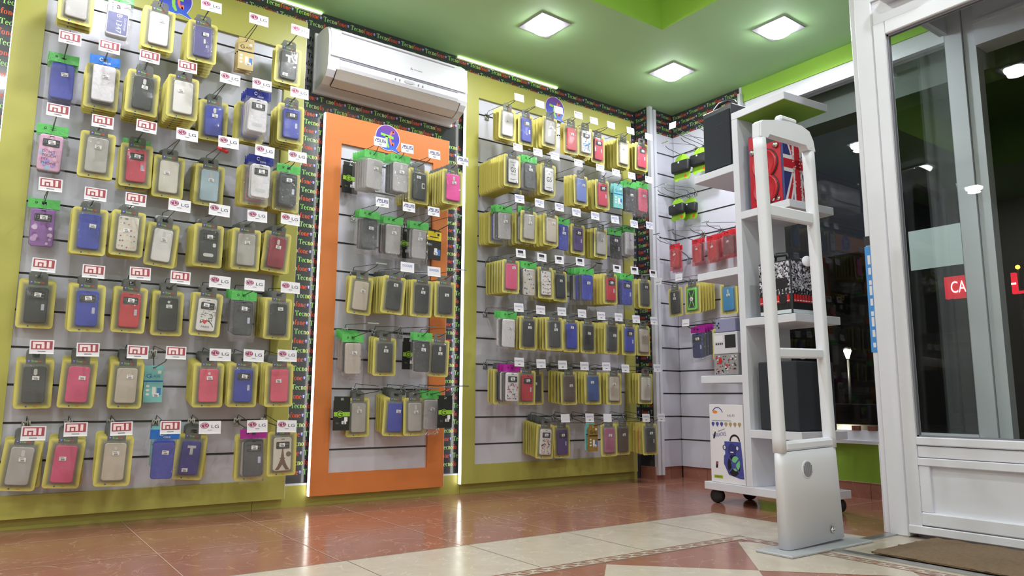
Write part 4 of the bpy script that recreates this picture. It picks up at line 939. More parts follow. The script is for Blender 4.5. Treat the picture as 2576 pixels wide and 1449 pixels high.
# u, v: centre of the front pack in the picture | tag u, v, kind | pack | colour | style | packs behind | extras
LEFT = [
 [(193, 4, 0, 0, '', 'y', 'silver', 'plain', 'y2'), (297, 42, 0, 0, '', 'bg', 'white', 'plate', 'b1'), (399, 74, 0, 0, '', 'y', 'white', 'plain', 'y2'), (508, 106, 531, 18, 'lg', 'y', 'violet', 'rect', 'y5'),
  (617, 138, 650, 52, 'lg', 'gold', '', '', 'o2'), (725, 166, 754, 80, 'lg', 'y', 'black', 'T', 'y2a1')],
 [(156, 197, 176, 98, 'mi', 'bg', 'blue', 'plain', 'b2'), (260, 203, 275, 120, 'mi', 'bb', 'white', 'plain', 'y4'), (360, 235, 376, 145, 'mi', 'y', 'black', 'cam', 'y5'), (459, 246, 471, 170, 'mi', 'y', 'white', 'plain', 'y6'),
  (536, 304, 578, 200, 'lg', 'y', 'blue', 'cam', 'y3', 'R'), (648, 284, 658, 215, 'lg', 'bn', 'white', 'win2', 'b3y3'), (731, 312, 752, 236, 'lg', 'y', 'blue', 'flip', 'y4')],
 [(128, 378, 146, 280, 'mi', 'bg', 'blush', 'touch', 'b1'), (244, 390, 258, 308, 'mi', 'y', 'grey', 'dot', 'y1'), (341, 417, 368, 320, 'mi', 'y', 'rose', 'flip', 'b1y1'), (424, 446, 470, 341, 'lg', 'y', 'cream', 'plain', 'y5'),
  (527, 467, 574, 360, 'lg', 'y', 'sky', 'cam', 'y6', 'R'), (654, 449, 665, 382, 'lg', 'bn', 'white', 'win2', 'b2y4'), (724, 470, 747, 396, 'lg', 'bg', 'black', 'flip', 'y5')],
 [(106, 565, 127, 466, 'mi', 'bg', 'lilac', 'fantasy', 'b1'), (224, 582, 240, 490, 'mi', 'y', 'blue', 'plain', 'y4'), (322, 588, 341, 503, 'mi', 'y', 'cream', 'flower', 'y4'), (411, 618, 451, 518, 'lg', 'y', 'white', 'cam', 'y4', '', 4),
  (524, 618, 551, 530, 'lg', 'y', 'black', 'win2', 'y6', 'R'), (619, 628, 646, 545, 'lg', 'y', 'grey', 'dot', 'y5', 'R'), (699, 635, 729, 553, 'lg', 'y', 'maroon', 'cam', 'y5', '', 4)],
 [(91, 766, 110, 668, 'mi', 'y', 'black', 'flip', 'y1'), (217, 775, 235, 684, 'mi', 'y', 'blue', 'flip', 'y3'), (327, 780, 352, 689, 'mi', 'y', 'red', 'flip', 'y2'), (421, 789, 453, 699, 'mi', 'y', 'black', 'dot', 'y2'),
  (522, 792, 552, 710, 'lg', 'y', 'white', 'love', 'y2', 'R', 3), (611, 793, 639, 717, 'lg', 'bg', 'black', 'flip', 'b3'), (699, 802, 729, 724, 'lg', 'y', 'black', 'plain', 'y6', 'R')],
 [(84, 966, 105, 873, 'mi', 'y', 'char', 'cam', 'y2'), (198, 966, 221, 880, 'mi', 'y', 'pink', 'plain', 'y2', '', 2), (318, 969, 346, 886, 'mi', 'y', 'beige', 'plain', 'y5'), (384, 966, 442, 888, 'mi', 'aqua', '', '', ''),
  (523, 969, 553, 893, 'lg', 'y', 'coral', 'dot', 'y7', 'R'), (611, 969, 637, 895, 'lg', 'y', 'blue', 'flip', 'y4', 'R'), (701, 969, 721, 895, 'lg', 'y', 'coral', 'plain', 'y5', 'R')],
 [(57, 1171, 84, 1090, 'mi', 'y', 'silver', 'cam', 'y2', '', 5), (167, 1166, 190, 1080, 'mi', 'y', 'pink', 'plain', 'y2', '', 4), (289, 1160, 305, 1078, 'mi', 'y', 'beige', 'dot', 'y4', '', 2), (411, 1147, 428, 1075, 'mi', 'bb', 'blue', 'plain', 'a3'),
  (483, 1150, 527, 1075, 'lg', 'y', 'indigo', 'T', 'y2', '', 5), (635, 1143, 646, 1072, 'lg', 'bp', 'char', 'flip', 'y2'), (708, 1141, 720, 1072, 'lg', 'y', 'cream', 'eiffel', '')],
]
MID = [
 [(941, 432, 955, 358, 'asus', 'bg', 'grey', 'plain', 'b5'), (1006, 440, 1023, 375, 'asus', 'bg', 'grey', 'cam', 'b3'), (1053, 469, 1091, 390, 'asus', 'y', 'black', 'wave', 'y5'), (1138, 472, 1162, 406, 'asus', 'y', 'hot', 'cam', 'y7')],
 [(928, 582, 960, 510, 'asus', 'bg', 'black', 'plain', 'b2'), (988, 596, 1027, 522, 'asus', 'bg', 'grey', 'dot', 'b3'), (1053, 608, 1089, 533, 'asus', 'bg', 'silver', 'cam', 'b1'), (1090, 617, 1150, 540, '', 'yel', '', '', 'x2')],
 [(910, 744, 958, 662, '', 'y', 'beige', 'plain', 'y2', '', 4), (993, 743, 1023, 673, 'doogee', 'y', 'black', 'plain', 'y7', '', 4), (1061, 751, 1090, 684, 'doogee', 'y', 'black', 'dot', 'y5'), (1119, 754, 1160, 678, '', 'y', 'black', 'plain', 'y1')],
 [(886, 895, 938, 812, '', 'bg', 'beige', 'plain', 'b3'), (967, 898, 1015, 820, '', 'y', 'char', 'dot', 'y2'), (1062, 890, 1083, 821, '', 'bg', 'black', 'dot', 'b1'), (1104, 901, 1135, 825, '', 'y', 'black', 'cam', '', '', 2)],
 [(899, 1050, 1010, 972, '', 'y', 'grey', 'dot', 'y1'), (995, 1049, 1062, 974, '', 'y', 'blue', 'plain', 'y6', '', 3), (1041, 1048, 1090, 976, '', 'y', 'grey', 'cam', 'y1'), (1084, 1036, 1130, 972, '', 'bg', 'silver', 'plain', 'b1'), (1118, 1035, 1168, 970, '', 'ggl', '', '', '')],
]
RIGHT = [
 [(1276, 313, 1304, 247, 'moto', 'y', 'white', 'plain', 'y2'), (1322, 328, 1356, 263, 'moto', 'y', 'blue', 'flip', 'y2'), (1383, 334, 1403, 278, 'moto', 'y', 'silver', 'dot', 'y4'), (1436, 351, 1453, 291, 'moto', 'y', 'red', 'plain', 'y1'),
  (1472, 359, 1492, 305, 'moto', 'y', 'white', 'butterfly', 'y2'), (1504, 377, 1535, 316, 'moto', 'y', 'rose', 'flip', 'y2'), (1568, 387, 1584, 330, 'moto', 'y', 'cream', 'plain', 'y4'), (1614, 396, 1630, 345, 'moto', 'y', 'rose', 'flip', 'y2')],
 [(1288, 431, 1301, 372, 'moto', 'y', 'black', 'g5p', 'y12'), (1331, 437, 1351, 384, 'moto', 'bg', 'black', 'dot', 'b2'), (1379, 453, 1394, 394, 'moto', 'y', 'black', 'g5', 'y7'), (1460, 480, 1445, 409, 'moto', 'y', 'peri', 'plain', 'y3'),
  (1514, 491, 1491, 419, 'moto', 'y', 'rose', 'flip', 'y5'), (1553, 494, 1539, 433, 'moto', 'aqua', '', '', 'a1'), (1585, 497, 1587, 443, 'moto', 'bg', 'char', 'plain', 'b1'), (1616, 499, 1630, 453, 'moto', 'bg', 'coral', 'plain', 'b2')],
 [(1267, 563, 1305, 501, 'meizu', 'bg', 'grey', 'cam', 'b2y5'), (1330, 572, 1355, 512, 'meizu', 'y', 'grey', 'cam', 'b1y4'), (1385, 580, 1405, 522, 'meizu', 'y', 'beige', 'plain', 'y6'), (1415, 592, 1448, 535, 'meizu', 'bg', 'blue', 'cam', ''),
  (1453, 603, 1495, 544, 'meizu', 'y', 'purple', 'flip', 'y2'), (1511, 613, 1545, 553, 'meizu', 'y', 'grey', 'cam', 'y3'), (1546, 617, 1593, 564, 'meizu', 'bg', 'black', 'flip', ''), (1582, 608, 1632, 568, 'meizu', 'bg', 'white', 'plain', 'b2')],
 [(1285, 697, 1308, 638, 'alcA5 LED', 'y', 'pink', 'plain', 'y6'), (1329, 704, 1361, 648, 'alcA3 XL', 'bg', 'cream', 'fruit', 'b1'), (1371, 713, 1405, 654, 'alcA3', 'y', 'white', 'round', 'y3'), (1407, 721, 1457, 659, 'alcA7 XL', 'y', 'black', 'plain', 'y4'),
  (1476, 718, 1505, 662, '', 'bg', 'blue', 'plain', 'b4'), (1535, 728, 1550, 677, 'alcA3', 'y', 'red', 'flip', 'y7'), (1576, 731, 1594, 681, 'alcA3', 'bg', 'blue', 'flip', 'b2'), (1621, 740, 1641, 689, 'alcA3', 'y', 'char', 'plain', 'y1')],
 [(1279, 832, 1303, 774, 'ouk', 'bg', 'white', 'plain', 'b2'), (1329, 838, 1358, 780, 'ouk', 'y', 'black', 'dot', 'y4'), (1393, 840, 1411, 784, 'ouk', 'y', 'char', 'cam', 'y4'), (1435, 845, 1462, 789, 'ouk', 'y', 'blue', 'plain', 'y3'),
  (1479, 849, 1510, 795, 'ouk', 'y', 'black', 'plain', 'y3'), (1539, 851, 1554, 798, 'ouk', 'y', 'char', 'plain', 'y4'), (1582, 855, 1598, 803, 'ouk', 'y', 'blue', 'flip', 'y2'), (1617, 857, 1643, 807, 'ouk', 'y', 'beige', 'plain', 'y1')],
 [(1287, 967, 1304, 911, 'ouk', 'bp', 'white', 'floral', 'b2y3'), (1325, 975, 1359, 915, 'ouk', 'y', 'red', 'flip', ''), (1344, 977, 1413, 918, 'ouk', 'y', 'char', 'plain', ''), (1430, 977, 1468, 921, 'ouk', 'y', 'brown', 'plain', 'y4'),
  (1490, 977, 1523, 922, 'ouk', 'y', 'steel', 'plain', 'y4'), (1544, 978, 1571, 927, 'ouk', 'y', 'beige', 'plain', 'y2'), (1624, 978, 1651, 926, 'ouk', 'y', 'cream', 'plain', 'y3')],
 [(1373, 1111, 1420, 1052, 'blank', 'y', 'white', 'dots', 'y8', '', 3), (1412, 1111, 1481, 1051, 'ouk', 'y', 'purple', 'flip', ''), (1490, 1101, 1526, 1051, 'blank', 'brn', '', '', 'a1'), (1531, 1107, 1560, 1051, '', 'y', 'mauve', 'plain', ''),
  (1566, 1105, 1623, 1051, 'ouk', 'y', 'brown', 'plain', 'y1'), (1634, 1105, 1661, 1050, 'ouk', 'y', 'char', 'flip', 'y5')],
]
CORNER = [
 [(1698, 645, 1653, 588, '', 'br', 'red', 'cam', 'b1'), (1754, 633, 1690, 578, '', 'br', 'red', 'dot', 'b1'), (1792, 625, 1735, 567, '', 'br', 'red', 'cam', 'b2'), (1832, 613, 1776, 558, '', 'br', 'char', 'plain', 'b2')],
 [(1699, 760, 1658, 708, 'line', 'y', 'black', 'cam', ''), (1743, 752, 1710, 697, 'line', 'y', 'lime', 'xframe', 'y5'), (1834, 752, 1790, 690, '', 'y', 'teal', 'cam', 'y3')],
 [(1757, 864, 1727, 812, 'line', 'bp', 'navy', 'flip', 'b3'), (1815, 866, 1790, 800, '', 'y', 'blush', 'heart', 'y1')],
]
XR = {'L': (.108, 1.132), 'M': (1.508, 2.038), 'F': (2.4, 3.588)}
PNAME = {'L': 'wide lime panel', 'M': 'orange panel', 'F': 'lime corner panel', 'B': 'slat wall'}
behind_jobs = []
random.seed(11)
def run(rows, key):
    rz = frame_for(key)
    for ri, row in enumerate(rows, 1):
        for hi, e in enumerate(row, 1):
            u, v, tu, tv, tk, pk, c, st, bh = e[:9]; fl_ = e[9] if len(e) > 9 else ''; tilt = e[10] if len(e) > 10 else random.uniform(-1.2, 1.2)
            where = '%s row %s hook %s' % (PNAME[key], NUM[ri], NUM[hi])
            nb = [(q[0], int(q[1:])) for q in __import__('re').findall(r'[a-z]\d+', bh)]; tot = sum(q[1] for q in nb)
            hgt = {'y': .116, 'br': .075}.get(pk, .094 if pk[0] == 'b' and len(pk) == 2 else (BOXD[pk][2] / 2 - .012 if pk in BOXD else .1))
            dmin = max(.05, .04 + .0135 * tot)
            d = .225
            if key == 'B':
                if tu:
                    T = onX(tu, tv, 4.05 - HL); q = ray(u, v); x = T.y / q.y * q.x; d = 4.05 - x
                d = min(max(d, dmin), HL - .045); P = onX(u, v, 4.05 - d); zh = P.z + hgt
                zb = min(GZB, key=lambda z: abs(z - zh)); base = Vector((4.05, P.y, zb))
                tp = None
                if tu: T = onX(tu, tv, 4.05 - HL); tp = (-(T.y - P.y), T.z - zb)
                pt = lambda dd, z: Vector((4.05 - dd, P.y, z))
            else:
                if tu:
                    off = 0.0 if key == 'L' else .012
                    T = onY(tu, tv, YF - HL); q = ray(u, v); y = (T.x - off) / q.x * q.y; d = YF - y
                d = min(max(d, dmin), HL - .045); P = onY(u, v, YF - d)
                lo_, hi_ = XR[key]; xb_ = min(max(P.x, lo_), hi_)
                if xb_ != P.x: q = ray(u, v); d = min(max(YF - xb_ / q.x * q.y, dmin), .29); P = onY(u, v, YF - d)
                zh = P.z + hgt
                zb = min(GZ, key=lambda z: abs(z - zh)); base = Vector((P.x, YF if lo_ - .03 < P.x < hi_ + .03 else YP, zb)); tp = None
                if tu: T = onY(tu, tv, YF - HL); tp = (T.x - P.x, T.z - zb)
                pt = lambda dd, z: Vector((P.x, YF - dd, z))
            if tp and abs(tp[0]) > .06: tp = (math.copysign(.06, tp[0]), tp[1])
            hook(P.x, base, zh, d, tk, tp, where, rz, 'R' in fl_)
            make_pack(pk, c, st, pt(d, zh), rz, tilt, where, 1)
            step = min(.029, (d - .022) / max(tot, 1)); sl_ = max(-.35, min(.35, (zh - zb) / max(d, .05)))
            i = 1
            for kch, cnt in nb:
                for _ in range(cnt):
                    dd = d - step * i; z = zh - sl_ * (d - dd)
                    kk = {'y': 'y', 'b': pk if pk in HEADM else 'bg', 'a': 'aqua', 'o': 'gold', 'x': 'yel'}[kch]
                    cc = random.choice(['black', 'char', 'blue', 'grey', 'pink', 'beige']) if kch != 'b' else (c if random.random() < .5 and c else random.choice(['black', 'char', 'grey']))
                    behind_jobs.append((pt(dd, z).length, kk, cc, pt(dd, z) + Vector((random.uniform(-.002, .002), 0, 0)), rz, where, i + 1)); i += 1
run(LEFT, 'L'); run(MID, 'M'); run(RIGHT, 'F'); run(CORNER, 'B')
nfront = sum(1 for o in bpy.data.objects if o.name.startswith('blister_pack'))
behind_jobs.sort(key=lambda j: j[0])
nb_ = nfront; late = []
for j in behind_jobs:
    if j[1] == 'y':
        if nb_ >= 298: late.append(j); continue
        nb_ += 1
    make_pack(j[1], j[2], 'plain', j[3], j[4], 0, j[5], j[6], False)
if late:
    st = MB()
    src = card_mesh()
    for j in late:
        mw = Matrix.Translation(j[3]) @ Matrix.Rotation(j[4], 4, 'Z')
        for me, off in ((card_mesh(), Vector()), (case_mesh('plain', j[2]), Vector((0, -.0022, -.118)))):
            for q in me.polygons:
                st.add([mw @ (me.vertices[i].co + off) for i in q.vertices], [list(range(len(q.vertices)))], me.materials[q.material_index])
    o = st.build('blister_packs'); o['kind'] = 'stuff'; tag(o, 'yellow-carded case packs deep behind others on the lime corner panel', 'phone case packs')
# dark boxes that hang at the very back of the orange panel
for (u, v, d, w_) in ((880, 448, .03, 'orange panel behind the first row of grey bags'), (1018, 612, .05, 'orange panel between two grey bagged cases'), (1030, 890, .06, 'orange panel behind the fourth row black bag'), (858, 1040, .07, 'orange panel lowest row at the orange edge')):
    P = onY(u, v, YF - d); make_pack('ggl', '', '', (P.x, P.y, P.z + .074), 0, 0, w_, 1)
    zh = P.z + .074; zb = min(GZ, key=lambda z: abs(z - zh)); 
# green cards with black pouches on the slat wall
def pouch(u, v, d, s, label):
    P = onX(u, v, 4.05 - d); t = thing('pouch_card', label, 'pouch', (P.x, P.y, P.z), (0, R(random.uniform(-3, 3)), R(-90)), 'black pouches on green cards')
    m = MB(); pts = [(-.07 * s, .02), (-.06 * s, .07 * s), (-.02, .095 * s), (.03, .09 * s), (.065 * s, .05 * s), (.07 * s, -.03), (.075 * s, -.075 * s), (.05 * s, -.10 * s), (.025, -.085 * s), (.0, -.095 * s), (-.025, -.085 * s), (-.05 * s, -.105 * s), (-.08 * s, -.08 * s), (-.07 * s, -.03)]
    for _ in range(2): pts = [q for i in range(len(pts)) for a_, b_ in ((pts[i], pts[(i + 1) % len(pts)]),) for q in ((a_[0] * .75 + b_[0] * .25, a_[1] * .75 + b_[1] * .25), (a_[0] * .25 + b_[0] * .75, a_[1] * .25 + b_[1] * .75))]
    m.ring_stack([[(a, .002, b) for a, b in pts], [(a, -.001, b) for a, b in pts]], mat('pouch_green', (160, 214, 60), .4)); m.poly([(a, -.0016, b - .07 * s) for a, _, b in ell(.03, 0, .012, .012, 0, 7)], mat('pouch_orange', (240, 120, 40), .4)); m.build('backing_card', t)
    m = MB(); slab(m, 0, .0, .16 * s, .085 * s, .016, -.032, -.002, M_dark, .01, smooth=True); m.box((-.012, -.033, .022 * s), (.0, -.0322, .034 * s), M_paper); m.build('padded_pouch', t)
    zb = min(GZB, key=lambda z: abs(z - P.z - .1 * s)); hook(P.x, Vector((4.05, P.y, zb)), P.z + .088 * s, d, '', None, label.split(',')[-1].strip(), R(-90))
pouch(1716, 420, .16, 1.0, 'tilted black pouch on green card, corner end of the slat wall top row')
pouch(1762, 402, .13, .95, 'black pouch on green card, beside the black speaker on the slat wall')
pouch(1706, 527, .12, .85, 'front black pouch on green card, second row of the slat wall')
pouch(1737, 524, .06, .85, 'rear black pouch on green card, second row of the slat wall')
for (u, v, n_) in ((1712, 372, 'top'), (1757, 330, 'uppermost')):
    P = onX(u, v, 4.05 - .2); zb = min(GZB, key=lambda z: abs(z - P.z)); hook(P.x, Vector((4.05, P.y - .05, zb)), zb + .02, .2, 'line' if n_ == 'top' else '', None, 'slat wall %s row' % n_, R(-90))

# ------------------------------------------------------------------ trolley shelf
TH = -.093; N0 = Vector((3.141, 2.054, 0)); SW, SD, SD1 = .338, .639, .348
sh_t = thing('trolley_shelf', 'white double-sided display trolley on black castors by the window', 'shelf unit', N0, (0, 0, TH))
M_sh = M_white; T4 = .04
a = MB(); a.bbox((0, 0, .07), (SW, SD, .11), M_sh, .002); a.build('base_board', sh_t)
a = MB(); a.bbox((0, SD1 - .04, .11), (SW, SD1, 2.037), M_sh, .002); a.build('upright_panel', sh_t)
a = MB(); a.bbox((0, 0, 2.037), (SW, SD1, 2.077), M_sh, .002); a.box((.003, .003, 2.0364), (SW - .003, SD1 - .003, 2.037), M_green); a.build('top_board', sh_t)
for z in (1.48, .915, .352): a = MB(); a.bbox((0, 0, z), (SW, SD1 - .04, z + T4), M_sh, .002); a.build('shelf', sh_t)
for z in (1.755, 1.193, .629): a = MB(); a.bbox((0, SD1, z), (SW, SD, z + T4), M_sh, .002); a.build('shelf', sh_t)
for x, y in ((.045, .045), (SW - .045, .045), (.045, SD - .05), (SW - .05, SD - .05)):
    a = MB(); a.lathe([(.012, -.018), (.032, -.018), (.037, -.011), (.037, .011), (.032, .018), (.012, .018)], (x, y, .037), (1, .4, 0), M_rubber, 18); a.box((x - .012, y - .012, .055), (x + .012, y + .012, .07), M_dark); a.build('castor', sh_t)
def onshelf(x, y, z): c, s = math.cos(TH), math.sin(TH); return N0 + Vector((x * c - y * s, x * s + y * c, z))
def face(axis, o):   # 2d -> 3d on a side of an item: '-x' face or '-y' face (shelf coordinates)
    return (lambda a, b, e=0: (o - e, a, b)) if axis == '-x' else (lambda a, b, e=0: (a, o - e, b))
# flag speaker
t = thing('portable_speaker', 'red speaker with Union Jack side standing on the upper trolley shelf', 'speaker', onshelf(.03, .05, 1.522), (0, 0, TH))
w_, d_, h_ = .20, .22, .40
M_un = mat('flag_navy', (52, 56, 120), .4, noise=.3, nscale=60); M_ur = mat('flag_red', (190, 34, 48), .35); M_uw = mat('flag_white', (232, 226, 228), .4, noise=.15, nscale=80); M_sr = mat('speaker_red', (186, 30, 46), .25)
a = MB(); a.bbox((0, 0, 0), (w_, d_, h_), M_un, .006)
F = face('-y', 0)
def Q(pts, m, e): a.poly([F(x * w_, z * h_, e) for x, z in pts], m)
for sx in (0, 1):
    for sz in (0, 1):
        X = lambda v: v if sx == 0 else 1 - v
        Z = lambda v: v if sz == 0 else 1 - v
        Q([(X(.02), Z(.01)), (X(.30), Z(.01)), (X(.55), Z(.5)), (X(.40), Z(.5))], M_uw, .0005)
        Q([(X(.10), Z(.01)), (X(.22), Z(.01)), (X(.5), Z(.5)), (X(.45), Z(.5))], M_ur, .001)
Q([(.36, .01), (.70, .01), (.70, .99), (.36, .99)], M_uw, .0015); Q([(.01, .40), (.99, .40), (.99, .62), (.01, .62)], M_uw, .0015)
Q([(.43, .01), (.63, .01), (.63, .99), (.43, .99)], M_ur, .002); Q([(.01, .45), (.99, .45), (.99, .57), (.01, .57)], M_ur, .002)
rnd = random.Random(2)
for i in range(150):
    z = rnd.uniform(.02, .98); x = rnd.choice((.36, .43, .63, .70)) + rnd.uniform(-.03, .03); s = rnd.uniform(.008, .03); Q([(x - s, z - s * .4), (x + s, z - s * .2), (x + s * .3, z + s * .5)], rnd.choice((M_uw, M_ur)), .0025)
a.build('cabinet', t)
a = MB(); F = face('-x', 0)
a.poly([F(y * d_, z * h_, .001) for y, z in ((.04, .02), (.96, .02), (.96, .98), (.04, .98))], M_sr)
a.poly([F(y * d_, z * h_, .0015) for y, z in ((.2, .82), (.75, .82), (.75, .94), (.2, .94))], M_ink)
a.build('front_panel', t)
for z, r in ((.55, .078), (.22, .078)):
    a = MB(); o = (-.001, d_ * .5, z * h_); a.lathe([(r, .003), (r, .010), (r * .9, .014), (r * .84, .009), (r * .4, .005), (r * .3, .007)], o, (-1, 0, 0), M_sr, 24)
    a.lathe([(r * .3, .006), (r * .24, .014), (r * .05, .018)], o, (-1, 0, 0), M_dark, 16); a.lathe([(r * 1.06, .0), (r * 1.06, .004), (r, .005)], o, (-1, 0, 0), M_dark, 24); a.build('woofer', t)
a = MB()
for y in (.16, .84): a.lathe([(.016, 0), (.016, .010), (.008, .016)], (-.001, y * d_, .76 * h_), (-1, 0, 0), M_chrome, 14)
for y in (.15, .3, .45): a.lathe([(.01, 0), (.01, .008)], (-.001, y * d_, .06 * h_), (-1, 0, 0), M_chrome, 10)
a.build('knobs', t)
a = MB(); a.tube([(.1, .04, h_), (.1, .05, h_ + .035), (.1, d_ - .05, h_ + .035), (.1, d_ - .04, h_)], .008, M_dark, 8); a.build('carry_handle', t)
# guardsmen-print speaker
t = thing('portable_speaker', 'speaker printed with red-coated guards standing on the middle trolley shelf', 'speaker', onshelf(.02, .03, .957), (0, 0, TH))
w_, d_, h_ = .20, .20, .27
M_crowd = mat('crowd_print', (120, 118, 130), .5); nt = M_crowd.node_tree; vo = nt.nodes.new('ShaderNodeTexVoronoi'); vo.inputs['Scale'].default_value = 130; tc = nt.nodes.new('ShaderNodeTexCoord'); nt.links.new(tc.outputs['Object'], vo.inputs['Vector'])
cr = nt.nodes.new('ShaderNodeValToRGB'); cr.color_ramp.elements[0].color = rgb((24, 24, 34)); cr.color_ramp.elements[1].color = rgb((220, 216, 230)); cr.color_ramp.elements[0].position = .25; cr.color_ramp.elements[1].position = .95
sx_ = nt.nodes.new('ShaderNodeSeparateColor'); nt.links.new(vo.outputs['Color'], sx_.inputs[0]); nt.links.new(sx_.outputs[0], cr.inputs[0]); nt.links.new(cr.outputs[0], nt.nodes['Principled BSDF'].inputs['Base Color'])
a = MB(); a.bbox((0, 0, 0), (w_, d_, h_), M_dark, .005)
M_coat = mat('guard_coat', (196, 40, 44), .45)
for ax, L_ in (('-x', d_), ('-y', w_)):
    F = face(ax, 0); a.poly([F(x, z, .0006) for x, z in ((.006, .10), (L_ - .006, .10), (L_ - .006, h_ - .008), (.006, h_ - .008))], M_crowd)
    for i in range(9):
        x = .012 + i * (L_ - .024) / 8.6
        a.poly([F(x + p_, z, .0012) for p_, z in ((0, .058), (.019, .058), (.017, .096), (.002, .096))], M_coat)
        a.poly([F(x + .0095 + p_, .112 + z, .0014) for p_, _, z in ell(0, 0, .0075, .014, 0, 10)], M_ink)
        a.poly([F(x + p_, z, .0012) for p_, z in ((.002, .022), (.008, .022), (.008, .058), (.002, .058))], M_ink); a.poly([F(x + p_, z, .0012) for p_, z in ((.011, .022), (.017, .022), (.017, .058), (.011, .058))], M_ink)
        a.poly([F(x + p_, z, .0016) for p_, z in ((.002, .064), (.017, .064), (.017, .068), (.002, .068))], M_paper)
    a.poly([F(x, z, .0008) for x, z in ((.006, .004), (L_ - .006, .004), (L_ - .006, .022), (.006, .022))], mat('print_sky', (206, 216, 222), .5))
F = face('-x', 0); a.poly([F(x, z, .003) for x, z in ((.02, .13), (.09, .13), (.09, .18), (.02, .18))], M_ink); a.poly([F(.05 + x, .075 + z, .003) for x, _, z in ell(0, 0, .022, .026, 0)], M_ink)
a.build('cabinet', t)
a = MB(); a.tube([(.03, .03, h_), (.03, .035, h_ + .03), (.03, d_ * .6, h_ + .035), (.03, d_ * .8, h_ + .03), (.03, d_ * .85, h_)], .009, M_dark, 8); a.tube([(.05, .06, h_ + .0), (.05, .06, h_ + .045), (.05, .12, h_ + .05), (.05, .13, h_)], .005, M_dark, 6); a.build('carry_handle', t)
def tag_disc(t, o, ax):
    a = MB(); a.lathe([(.026, -.003), (.028, 0), (.026, .003)], o, ax, M_paper, 20); a.build('round_tag', t)
tag_disc(t, (.112, -.012, h_ - .005), (-.5, -1, .1))
a = MB(); a.tube([(.10, .02, h_ + .012), (.12, -.005, h_ + .005), (.135, -.010, h_ - .0)], .0015, M_paper, 5); a.box((.150, -.014, h_ - .055), (.160, -.010, h_ - .012), M_coat); a.build('ribbon', t)
# dark speaker
t = thing('portable_speaker', 'plain black speaker box standing on the lowest inner trolley shelf', 'speaker', onshelf(.02, .03, .394), (0, 0, TH))
a = MB(); a.bbox((0, 0, 0), (.285, .23, .335), M_cloth, .006); a.build('cabinet', t)
a = MB(); a.tube([(.05, .05, .335), (.05, .055, .375), (.05, .15, .38), (.05, .16, .335)], .010, M_dark, 8); a.build('carry_handle', t)
tag_disc(t, (.09, .03, .372), (-.4, -1, .1))
# black speaker on the outer upper shelf
t = thing('portable_speaker', 'tall black flat-fronted speaker on the outer upper trolley shelf', 'speaker', onshelf(.03, SD1 + .02, 1.797), (0, 0, TH))
a = MB(); a.bbox((0, 0, 0), (.2, .22, .36), M_dark, .006); a.build('cabinet', t)
a = MB(); a.bbox((-.006, .012, .012), (0, .208, .33), M_cloth, .003); a.box((-.0075, .06, .255), (-.006, .12, .258), M_ink); a.build('grille', t)
a = MB(); a.tube([(.06, .02, .36), (.06, .03, .385), (.06, .07, .41), (.06, .14, .41), (.06, .18, .385), (.06, .19, .36)], .011, M_dark, 8); a.build('carry_handle', t)
# karaoke carton
t = thing('speaker_carton', 'white karaoke speaker carton standing on the trolley base', 'carton', onshelf(.012, SD1 + .015, .111), (0, 0, TH))
w_, d_, h_ = .24, .235, .405
a = MB(); a.bbox((0, 0, 0), (w_, d_, h_), mat('carton_white', (232, 230, 238), .4), .002)
KX = lambda x: d_ - min(x * 1.2, d_ - .001)      # the picture runs off the near edge of this side
F = lambda x, z, e=.0006: (-e, KX(x), z)
fr2 = lambda x, y, z: (-(.0006 - y), KX(x), z)
def PP(pts, m, e=.0006): a.poly([F(x, z, e) for x, z in pts], m)
M_kb = mat('carton_blue', (72, 80, 160), .4); M_ko = mat('carton_orange', (246, 140, 50), .4); M_kt = mat('carton_tan', (176, 150, 110), .4); M_kg = mat('carton_green', (120, 196, 140), .4)
PP([(x, z) for x, _, z in ell(.036, .366, .014, .008, 0)], M_ko, .0008)
for q in ring2(.05, .35, .034, .042, .030, .037, 20, 150, 10): PP(q, M_kb)
put_text(a, 'HI-FI', .128, .348, .040, .014, 0, M_grey, fr2); a.poly([F(x, z) for x, z in ((.018, .319), (.13, .319), (.13, .322), (.018, .322))], M_grey)
for i in range(7): PP([(.022 + i * .0255 + x, .302 + z) for x, z in ((0, -.014), (.009, 0), (.008, .009), (0, .012), (-.008, .009), (-.009, 0))], M_kb if i < 3 else M_kt)
put_text(a, 'KARAOKE', .058, .248, .078, .020, 0, M_kb, fr2, rot=R(10)); PP([(.02, .226), (.028, .226), (.038, .262), (.030, .262)], M_ink); PP([(.05, .262), (.09, .278), (.09, .281), (.05, .266)], M_grey)
PP([(.085, .215), (.178, .215), (.185, .13), (.19, .03), (.17, .03), (.105, .045), (.088, .08), (.078, .10), (.08, .14), (.088, .15)], M_kb)
for q in ring2(.145, .217, .030, .036, .022, .026, 0, 180, 12): PP(q, M_ink, .0009)
PP([(.128 + x, .172 + z) for x, _, z in ell(0, 0, .024, .034, 0)], mat('carton_blue_dark', (54, 58, 120), .4), .0009); PP([(.118, .158), (.136, .158), (.136, .164), (.118, .164)], M_paper, .0014)
for x in (.086, .158): PP([(x + p_, .183 + z) for p_, _, z in ell(0, 0, .012, .015, 0)], mat('carton_blue_dark', (54, 58, 120)), .0009); PP([(x + p_, .183 + z) for p_, _, z in ell(0, 0, .006, .010, 0)], M_paper, .0014)
PP([(.135 + x, .095 + z) for x, _, z in ell(0, 0, .036, .055, 0)], M_ink, .0009); PP([(.146 + x, .105 + z) for x, _, z in ell(0, 0, .024, .038, 0)], M_kg, .0012)
for q in ([(.10, .142), (.106, .146), (.172, .056), (.166, .052)], [(.10, .056), (.106, .052), (.172, .13), (.166, .135)]): PP(q, M_kb, .0016)
